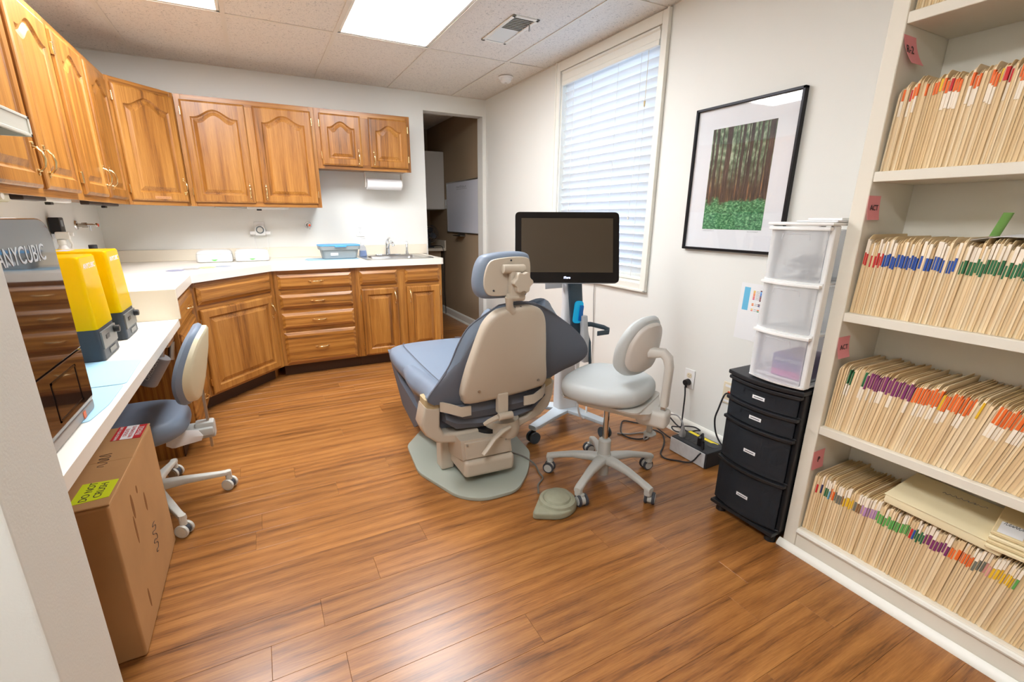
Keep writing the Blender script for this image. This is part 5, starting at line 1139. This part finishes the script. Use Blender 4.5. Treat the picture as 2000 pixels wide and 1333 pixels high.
t = thing('extension_lead', 'black power cord coiled from outlet to battery backup', 'cord', (-.1, -2.85, 0))
m = MB(); m.tube([(-.032, -2.777, .312), (-.04, -2.79, .26), (-.045, -2.795, .17), (-.05, -2.8, .1), (-.06, -2.815, .075), (-.05, -2.85, .06), (-.04, -2.9, .085), (-.05, -2.93, .1), (-.06, -2.9, .11), (-.055, -2.84, .09), (-.05, -2.78, .06), (-.06, -2.74, .045), (-.07, -2.78, .035), (-.055, -2.87, .055), (-.05, -2.92, .075), (-.055, -2.86, .06), (-.06, -2.78, .07), (-.055, -2.7, .1), (-.06, -2.62, .11), (-.09, -2.6, .07), (-.11, -2.65, .03), (-.13, -2.75, .02), (-.15, -2.83, .025), (-.15, -2.879, .03)], .0042, 8, sm=5); part(t, 'cable', m, blackc)
t = thing('extension_lead', 'light grey cord plugged into the battery backup top', 'cord', (-.2, -2.8, 0))
m = MB(); m.lathe([(.018, 0), (.018, .02), (.012, .03), (.01, .05), (.006, .06)], (-.178, -2.918, uh + .0012), 14); part(t, 'plug', m, greyc)
m = MB(); m.tube([(-.178, -2.918, uh + .06), (-.175, -2.9, uh + .085), (-.17, -2.85, uh + .1), (-.19, -2.78, uh + .07), (-.21, -2.74, .1), (-.25, -2.72, .05), (-.28, -2.74, .012), (-.24, -2.73, .006), (-.2, -2.7, .006), (-.22, -2.66, .006), (-.3, -2.64, .006), (-.36, -2.6, .006)], .0042, 8, sm=5); part(t, 'cable', m, greyc)
t = thing('extension_lead', 'black cord looping over the floor by the grey stool', 'cord', (-.25, -2.8, 0))
m = MB(); m.lathe([(.017, 0), (.017, .045), (.01, .05), (.006, .06)], (-.178, -3.04, uh + .0012), 14); m.cyl((-.2, -3.07, uh + .045), (-.2, -3.075, uh + .0), .009, n=12); part(t, 'plug', m, black)
m = MB(); m.tube([(-.178, -3.04, uh + .06), (-.185, -3.055, uh + .075), (-.2, -3.07, uh + .05), (-.215, -3.085, uh - .005), (-.236, -3.085, .07), (-.26, -3.06, .02), (-.29, -3.0, .006), (-.33, -2.95, .006), (-.31, -2.9, .006), (-.24, -2.85, .006), (-.17, -2.79, .006), (-.12, -2.72, .006), (-.14, -2.66, .006), (-.25, -2.72, .0065), (-.32, -2.7, .006), (-.34, -2.62, .006), (-.26, -2.52, .006), (-.2, -2.48, .006), (-.15, -2.54, .006), (-.1, -2.6, .015)], .0042, 8, sm=5); part(t, 'cable', m, blackc)
t = thing('extension_lead', 'thin white cord running down the wall behind the monitor', 'cord', (-.02, -1.87, .1))
m = MB(); m.tube([(-.01, -1.86, .85), (-.012, -1.862, .7), (-.01, -1.875, .5), (-.012, -1.885, .25), (-.03, -1.9, .06), (-.06, -1.92, .006), (-.2, -2.0, .006)], .003, 6, sm=5); part(t, 'cable', m, greyc)
# ================================================================== plastic drawer towers
def tower(t, X0, X1, Y0, Y1, zs, bulge, fm, dm, capz, lip, NT=10):
    """cart of drawers facing -x; zs = list of (z0, z1) drawer fronts"""
    def front(yy): u = (yy - (Y0 + Y1) / 2) / ((Y1 - Y0) / 2); return X0 - bulge * (1 - u * u)
    def fpoly(ins, dx):
        ys = [Y0 + ins + (Y1 - Y0 - 2 * ins) * k / NT for k in range(NT + 1)]
        return [(front(y) + dx, y) for y in ys]
    z_lo, z_hi = zs[-1][0] - .012, zs[0][1] + .004
    m = MB(); fr = .018
    for a, b in ((Y0, Y0 + fr), (Y1 - fr, Y1)):
        m.box(X0 + .015, X0 + .05, a, b, z_lo, z_hi, .003, 1); m.box(X1 - .03, X1, a, b, z_lo, z_hi, .003, 1)
    for z0, z1 in zs: m.prism(fpoly(.004, .012) + [(X1, Y1), (X1, Y0)], z0 - .011, z0 - .002, b=.002, seg=1)
    part(t, 'frame', m, fm)
    m = MB(); m.prism(fpoly(-.003, -.008) + [(X1, Y1 + .003), (X1, Y0 - .003)], zs[0][1] + .004, capz, b=.004, seg=2); part(t, 'top', m, fm)
    for z0, z1 in zs:
        m = MB()
        A = fpoly(.012, .004); B = fpoly(.012, .0065)
        m.prism(A + B[::-1], z0, z1 - lip)                                           # bowed front
        for a, b in ((Y0 + .02, Y0 + .0225), (Y1 - .0225, Y1 - .02)): m.box(X0 + .016, X1 - .035, a, b, z0 + .004, z1 - .012)
        m.box(X0 + .016, X1 - .035, Y0 + .02, Y1 - .02, z0, z0 + .0025); m.box(X1 - .037, X1 - .035, Y0 + .02, Y1 - .02, z0, z1 - .012)
        d = part(t, 'drawer', m, dm)
        m = MB(); A = fpoly(.004, -.006); B = fpoly(.004, .012); m.prism(A + B[::-1], z1 - lip, z1, b=.003, seg=2); part(t, 'lip', m, fm, d)
        ym = (Y0 + Y1) / 2
        m = MB(); w2 = (Y1 - Y0) * .22; zz = z1 - lip - .012
        m.tube([(front(ym + s * w2) + .002, ym + s * w2, zz - (.02 if abs(s) > .95 else 0)) for s in (-1, -.95, -.6, 0, .6, .95, 1)], .0022, 6); part(t, 'finger_grip', m, dm, d)
        yield d, front, ym, z0, z1
frw = frosted('frosted_white', (252, 252, 252), .34, (250, 251, 252), .3)
t = thing('white_drawer_tower', 'white plastic tower of three frosted drawers on black drawers', 'drawer tower', (-.33, -3.545, .662))
for _ in tower(t, -.485, -.16, -3.652, -3.436, [(1.052, 1.235), (.868, 1.044), (.676, .86)], .02, white, frw, 1.25, .012): pass
def inbox(name, label, cat, mb, m_, group=None): return solo(name, mb, m_, label, cat, group)
t = thing('product_box', 'purple and blue product box in the lowest frosted drawer', 'box', (-.42, -3.58, .68))
m = MB(); m.box(-.46, -.3, -3.625, -3.515, .688, .775, .002, 1); part(t, 'carton', m, mat('violet_carton', (110, 70, 160), .5))
m = MB(); m.box(-.4612, -.4602, -3.622, -3.518, .735, .772); part(t, 'blue_panel', m, mat('blue_carton', (50, 60, 150), .5))
m = MB(); m.box(-.4612, -.4602, -3.622, -3.518, .692, .715); part(t, 'magenta_panel', m, mat('magenta_carton', (200, 70, 170), .5))
m = MB(); m.text('POSI-PRENE', .017, frame((-.4614, -3.57, .753), (0, -1, 0), (0, 0, 1), (-1, 0, 0)), .0003); part(t, 'lettering', m, whitem)
m = MB(); m.box(-.465, -.29, -3.63, -3.46, .679, .6875, .001, 1); solo('paper_stack', m, whitem, 'thin stack of white packets in the lowest frosted drawer', 'packets')
m = MB()
for k in range(9):
    Mx = Matrix.Translation((-.38 + random.uniform(-.06, .05), -3.545 + random.uniform(-.05, .05), 1.085 + k * .005)) @ Matrix.Rotation(random.uniform(-.7, .7), 4, 'X') @ Matrix.Rotation(random.uniform(-.6, .6), 4, 'Y') @ Matrix.Rotation(random.uniform(0, 3), 4, 'Z'); m.box(-.05, .05, -.028, .028, -.0012, .0012, M=Mx)
o = solo('plastic_pouches', m, frosted('clear_pouch', (240, 242, 244), .4, (246, 248, 250), .15), 'clear plastic pouches heaped in the top frosted drawer', 'pouches', kind='stuff')
t = thing('paper_pad', 'white paper pad lying on the white drawer tower', 'paper', (-.38, -3.58, 1.2505))
m = MB(); m.box(-.47, -.28, -3.655, -3.52, 1.2505, 1.256, .001, 1); m.box(-.44, -.26, -3.65, -3.54, 1.2562, 1.264, .001, 1); part(t, 'pad', m, whitem)
smoke = frosted('smoked_plastic', (98, 104, 112), .42, (150, 156, 164), .15); bframe = mat('black_cart_plastic', (32, 33, 36), .45)
t = thing('black_drawer_tower', 'black plastic tower of four smoked drawers beside the bookcase', 'drawer tower', (-.3, -3.5, 0))
ds = list(tower(t, -.462, -.09, -3.654, -3.352, [(.552, .636), (.466, .547), (.276, .46), (.066, .268)], .032, bframe, smoke, .658, .014))
for (d, front, ym, z0, z1), dx in zip(ds, (0, 0, 0, 0)):
    m = MB(); zl = z0 + (z1 - z0) * .42; m.box(front(ym) + .0025, front(ym) + .0035, ym - .028, ym + .022, zl - .007, zl + .007); part(t, 'paper_label', m, whitem, d)
    m = MB(); m.box(front(ym) + .002, front(ym) + .0024, ym - .022, ym + .016, zl - .002, zl + .002); part(t, 'lettering', m, inkg, d)
    m = MB()
    for k in range(5): a = random.uniform(-3.61, -3.42); m.box(-.4 + random.uniform(0, .1), -.25, a, a + .03, z0 + .004, z0 + (z1 - z0) * random.uniform(.25, .6), .004, 1)
    part(t, 'contents', m, mat('dim_contents_%d' % int(z0 * 1000), (170, 176, 184), .6), d, kind='stuff')
m = MB(); m.prism([(-.48, -3.36), (-.48, -3.646), (-.1, -3.646), (-.1, -3.36)], .035, .052, b=.004)
for x in (-.44, -.13):
    for y in (-3.39, -3.62): m.cyl((x, y, 0), (x, y, .036), .022, .018, 14)
part(t, 'base', m, bframe)
# ================================================================== built-in bookcase
BX, BY0, BY1, BB = -.423, -3.66, -5.3, -.16
t = thing('bookcase', 'cream painted built-in bookcase packed with file folders', 'bookcase', (-.2, -4.4, 0))
m = MB(); m.box(BX, -.001, -3.705, BY0, 0, H - .004, .002, 1); part(t, 'side_panel', m, shelfm)
m = MB(); m.box(BX, -.001, BY1, BY1 + .045, 0, H - .004, .002, 1); part(t, 'side_panel', m, shelfm)
m = MB(); m.box(BB, BB + .012, BY1 + .045, -3.7055, .1, H - .004); part(t, 'back_panel', m, shelfm)
SH = [.107, .537, .957, 1.402, 1.83]
for z in SH:
    m = MB(); m.box(BX + .001, BB - .0005, BY1 + .0455, -3.7055, z - .03, z, .0015, 1); part(t, 'shelf', m, shelfm)
m = MB(); m.box(BX + .004, BX + .02, BY1 + .0455, -3.7055, 0, .0765); part(t, 'plinth', m, shelfm)
m = MB(); prof = [(.0, 0), (-.02, 0), (-.02, .006), (-.014, .016), (-.006, .024), (0, .027)]
m.loft([[(BX - .0002 + a, y, z) for a, z in prof] for y in (BY1, BY0 + .012)]); part(t, 'shoe_moulding', m, trimm)
m = MB(); prof = [(.003, .082), (-.006, .085), (-.009, .092), (-.006, .1), (.003, .104)]
m.loft([[(BX + .0005 + a, y, z) for a, z in prof] for y in (BY1 + .046, -3.7058)]); part(t, 'bead_moulding', m, trimm)
# ---- file folders
COLS = {'red': (206, 40, 44), 'blue': (42, 84, 170), 'navy blue': (44, 50, 110), 'green': (44, 112, 70), 'light green': (96, 170, 84), 'light blue': (110, 180, 210), 'orange': (238, 112, 42), 'grey': (112, 112, 100), 'brown': (140, 100, 60), 'yellow': (236, 190, 40), 'lilac': (184, 140, 184), 'purple': (130, 54, 106), 'pink': (226, 160, 150)}
bandm = {k: flat('band_' + k.replace(' ', '_'), v) for k, v in COLS.items()}
labelw = mat('folder_label_white', (248, 236, 216), .6)
def folder_mesh(tk, mi, hh):
    m = MB(); D = .232
    tab = round_poly([(0, 0), (D, 0), (D, hh), (.012, hh), (.0, hh - .012)], [.002, .002, .006, .006, .006], 2)
    m.prism(tab, 0, .0011, 'xz')
    tab2 = [(x + .002 if x < .02 else x, z - .006 if z > .1 else z) for x, z in tab]
    m.prism(tab2, tk - .0011, tk, 'xz')
    m.box(.0035, D - .01, .0012, tk - .0012, .001, hh - .014)
    m.box(.001, D, .0002, tk - .0002, -.0002, .0016)
    me = m.mesh('folder', smooth=False); me.materials.append(manila[mi]); return me
FM = [(tk, folder_mesh(tk, k % 4, .238 + .004 * (k % 3))) for k, tk in enumerate((.005, .0058, .0066, .0074, .0085, .0062, .0054, .011))]
def band_mesh(tk, z0, z1, m_, nm):
    m = MB(); m.box(-.0006, .016, -.0003, tk * (.62 if nm == 'colour_band' else .8), z0, z1); me = m.mesh(nm, smooth=False); me.materials.append(m_); return me
bcache = {}
def band(parent, i, tk, z0, z1, key):
    k = (i, round(z0, 3), round(z1, 3), key)
    if k not in bcache: bcache[k] = band_mesh(tk, z0, z1, labelw if key == 'white' else bandm[key], 'colour_band' if key != 'white' else 'name_sticker')
    inst('colour_band' if key != 'white' else 'name_sticker', bcache[k], parent)
SN = ['bottom shelf', 'shelf above the bottom one', 'middle shelf', 'shelf above the middle one', 'highest shelf in view']
def expand(s): return [c for n, c in s for _ in range(n)]
seqs = {
    3: (-4.06, expand([(1, None), (1, 'orange'), (2, None), (1, 'red'), (2, 'orange'), (2, None), (1, 'orange'), (2, None), (2, 'orange'), (1, 'yellow'), (2, 'orange'), (1, 'red'), (3, 'orange'), (2, None), (3, 'orange'), (2, None), (3, 'orange'), (1, 'yellow'), (2, 'red'), (2, None), (6, 'orange'), (12, None)]), .195, .03, 1.5, .32),
    2: (-4.20, expand([(2, 'red'), (1, None), (1, 'red'), (1, None), (4, 'red'), (14, 'blue'), (1, None), (6, 'blue'), (1, None), (3, 'blue'), (1, None), (24, 'green'), (1, 'light blue'), (12, 'green')]), .155, .036, 1., .5),
    1: (-4.30, expand([(4, None), (2, 'green'), (3, None), (1, 'green'), (16, 'purple'), (9, 'orange'), (1, 'yellow'), (9, 'orange'), (2, None), (1, 'yellow'), (3, None), (10, 'orange'), (5, 'grey'), (4, None), (14, 'orange')]), .178, .05, 1.3, 1.1),
    0: (-4.36, expand([(1, None), (1, 'red'), (1, None), (1, 'navy blue'), (1, None), (2, 'green'), (1, 'light blue'), (2, 'orange'), (3, 'grey'), (1, 'brown'), (4, 'yellow'), (1, 'grey'), (2, 'brown'), (6, 'lilac'), (13, 'light green'), (1, 'red'), (1, 'blue'), (4, 'green'), (7, 'purple'), (8, 'orange'), (3, 'grey'), (2, 'pink'), (7, 'yellow'), (1, 'light green'), (14, None)]), .165, .034, 1., .7)}
cnt = 0
def put_folder(row, y, i, lean, c, zb, bz, bh, dx, rng=random):
    tk, me = FM[i]
    lab = ('manila file folder with %s band on the %s' % (c, SN[row])) if c else ('plain manila file folder on the %s' % SN[row])
    o = bpy.data.objects.new('file_folder', me); COL.objects.link(o)
    o.location = (-.404 + dx, y, zb + .0006); o.rotation_euler = (lean, 0, 0); o.scale = (1, 1, rng.uniform(.975, 1.045))
    tag(o, lab, 'file folder', lab.replace('manila file folder', 'manila folders'))
    if c:
        band(o, i, tk, bz, bz + bh, c)
        if rng.random() < .35: pass
        elif row in (1, 3): band(o, i, tk, bz - .042, bz - .001, 'white')
        else: band(o, i, tk, bz + bh + .001, .232, 'white')
rest = MB()
def fill(y, row, lean):
    while y > -5.2:
        tk = random.choice((.006, .0075, .009)); y -= tk / math.cos(lean) + .0004; dx = random.choice((0, .002, .004)); hh = random.uniform(.234, .246)
        Mx = Matrix.Translation((-.404 + dx, y, SH[row] + .0006)) @ Matrix.Rotation(lean, 4, 'X')
        rest.box(0, .23, 0, .0011, 0, hh, M=Mx); rest.box(.002, .23, tk - .0011, tk, 0, hh - .006, M=Mx); rest.box(.0035, .22, .0012, tk - .0012, .001, hh - .014, M=Mx)
for row, (yend, seq, bz, bh, l0, l1) in seqs.items():
    y = -3.7085; k = 0
    rng = random.Random(row + 3)
    while y > yend and cnt < 288:
        i = rng.randrange(7) if rng.random() > .05 else 7
        if row == 0 and k > 84: i = rng.choice((4, 7))
        frac = min(1, (-3.7085 - y) / .5)
        lean = R(2.2 + frac * 7 * l1 + (3 if row == 1 else 0) * min(1, k / 6)) + rng.uniform(-.004, .004)
        tk = FM[i][0]; y -= tk / math.cos(lean) + .0003
        put_folder(row, y, i, lean, seq[k % len(seq)], SH[row] + .0, bz + rng.uniform(-.003, .003) if 0 else bz, bh, rng.choice((0, 0, .001, .002, -.001, .004)), rng)
        k += 1; cnt += 1
    fill(y, row, lean)
y = -3.709
for k in range(12):
    i = k % 7; y -= FM[i][0] + .0004; put_folder(4, y, i, R(2), None, SH[4], 0, 0, .002)
fill(y, 4, R(2))
solo('file_folder_rows', rest, manila[0], 'continuing rows of plain manila folders along the bookcase', 'file folders', kind='stuff')
# ---- big envelopes lying on the bottom row
def slabM(o, rx, ry, rz): return Matrix.Translation(o) @ Matrix.Rotation(rz, 4, 'Z') @ Matrix.Rotation(ry, 4, 'Y') @ Matrix.Rotation(rx, 4, 'X')
pale = mat('pale_envelope', (240, 226, 186), .7, vary=.03, vscale=12); pale2 = mat('pale_envelope_edge', (226, 206, 160), .75)
t = thing('manila_envelope', 'thick pale envelope file lying on top of the bottom row folders', 'envelope', (-.28, -4.06, .36), world=False)
F = slabM((-.0, 0, 0.0), R(3), R(-2), R(2))
m = MB(); m.box(-.135, .1, -.15, .13, .0, .03, .006, 2, M=F); part(t, 'envelope', m, pale)
m = MB(); m.box(-.137, .1, -.152, .132, .0305, .0325, .0008, 1, M=F); part(t, 'flap', m, pale)
m = MB(); scribble(m, F @ Vector((.03, .04, .034)), (0, -1, .05), (1, 0, 0), 8, .012, .11, .0008); part(t, 'handwriting', m, inkg)
t = thing('manila_envelope', 'pale envelope stack with white label near the folded files', 'envelope', (-.29, -4.245, .372), world=False)
F = slabM((0, 0, 0), R(2), R(-3), R(8))
for k in range(4): m = MB(); m.box(-.125 + k * .006, .1, -.1, .08, k * .012, k * .012 + .0105, .002, 1, M=F); part(t, 'envelope', m, (pale, pale2)[k % 2])
m = MB(); m.box(-.1, -.03, .02, .07, .0472, .048, M=F); part(t, 'label', m, whitem)
m = MB(); scribble(m, F @ Vector((-.045, .065, .0485)), (0, -1, 0), (1, 0, 0), 6, .02, .04, .0006); part(t, 'lettering', m, ink)
# ---- sticky notes
def note(label, x, z, txt, m_, curl, sz, tilt=0):
    t = thing('sticky_note', label, 'sticky note', (x, -3.706, z), group='pink sticky notes')
    w_ = .07
    rows = [[(x + u * w_ + tilt * k * .25 * .07, -3.7065 - curl * (k / 6) ** 2, z + .074 - k / 6 * .074) for u in (0, .33, .66, 1)] for k in range(7)]
    m = MB(); m.grid(rows, .0005); part(t, 'paper', m, m_)
    ang = math.atan2(curl * .9, .074); m = MB()
    m.text(txt, sz, frame((x + w_ * .5, -3.7085 - curl * .3, z + .037), (1, 0, 0), (0, math.sin(ang), math.cos(ang)), (0, -math.cos(ang), math.sin(ang))), .0003); part(t, 'lettering', m, ink)
note('pink sticky note reading R-2 inside the bookcase side', -.425, 1.70, 'R-2', pinkn, .02, .03, .3)
note('pink sticky note reading ACT below the R-2 note, inside bookcase', -.425, 1.258, 'ACT', pinkn, .008, .024)
note('pink sticky note reading ACT above the orange banded folders', -.425, .796, 'ACT', pinkn, .012, .024)
note('pink sticky note reading P above the bottom shelf folders', -.425, .36, 'P', pinkn, .004, .03)
m = MB(); m.grid([[(-.27 + u * .06 - .012 * v, -3.96 - .02 * v - .012 * math.sin(u * 3), 1.215 + .065 * v) for u in (0, .3, .6, 1)] for v in (0, .33, .66, 1)], .0005); solo('sticky_note', m, greenn, 'green sticky note standing up among green banded folders', 'sticky note')
m = MB(); m.grid([[(-.4 + .16 * u, -3.965 - .16 * v, 1.206 + .012 * math.sin(v * 3) + .006 * u) for u in (0, .5, 1)] for v in (0, .2, .4, .7, 1)], .0008); solo('loose_paper', m, whitem, 'folded white paper lying over the middle shelf folders', 'paper')
m = MB(); m.box(-.3, -.262, -3.7245, -3.7235, 1.642, 1.675, M=Matrix.Translation((-.28, -3.724, 1.66)) @ Matrix.Rotation(R(30), 4, 'Y') @ Matrix.Translation((.28, 3.724, -1.66))); solo('index_flag', m, whitem, 'small white index flag on the folders under R-2 note', 'paper flag')
for o in bpy.data.objects:
    if '_w' in o: del o['_w']
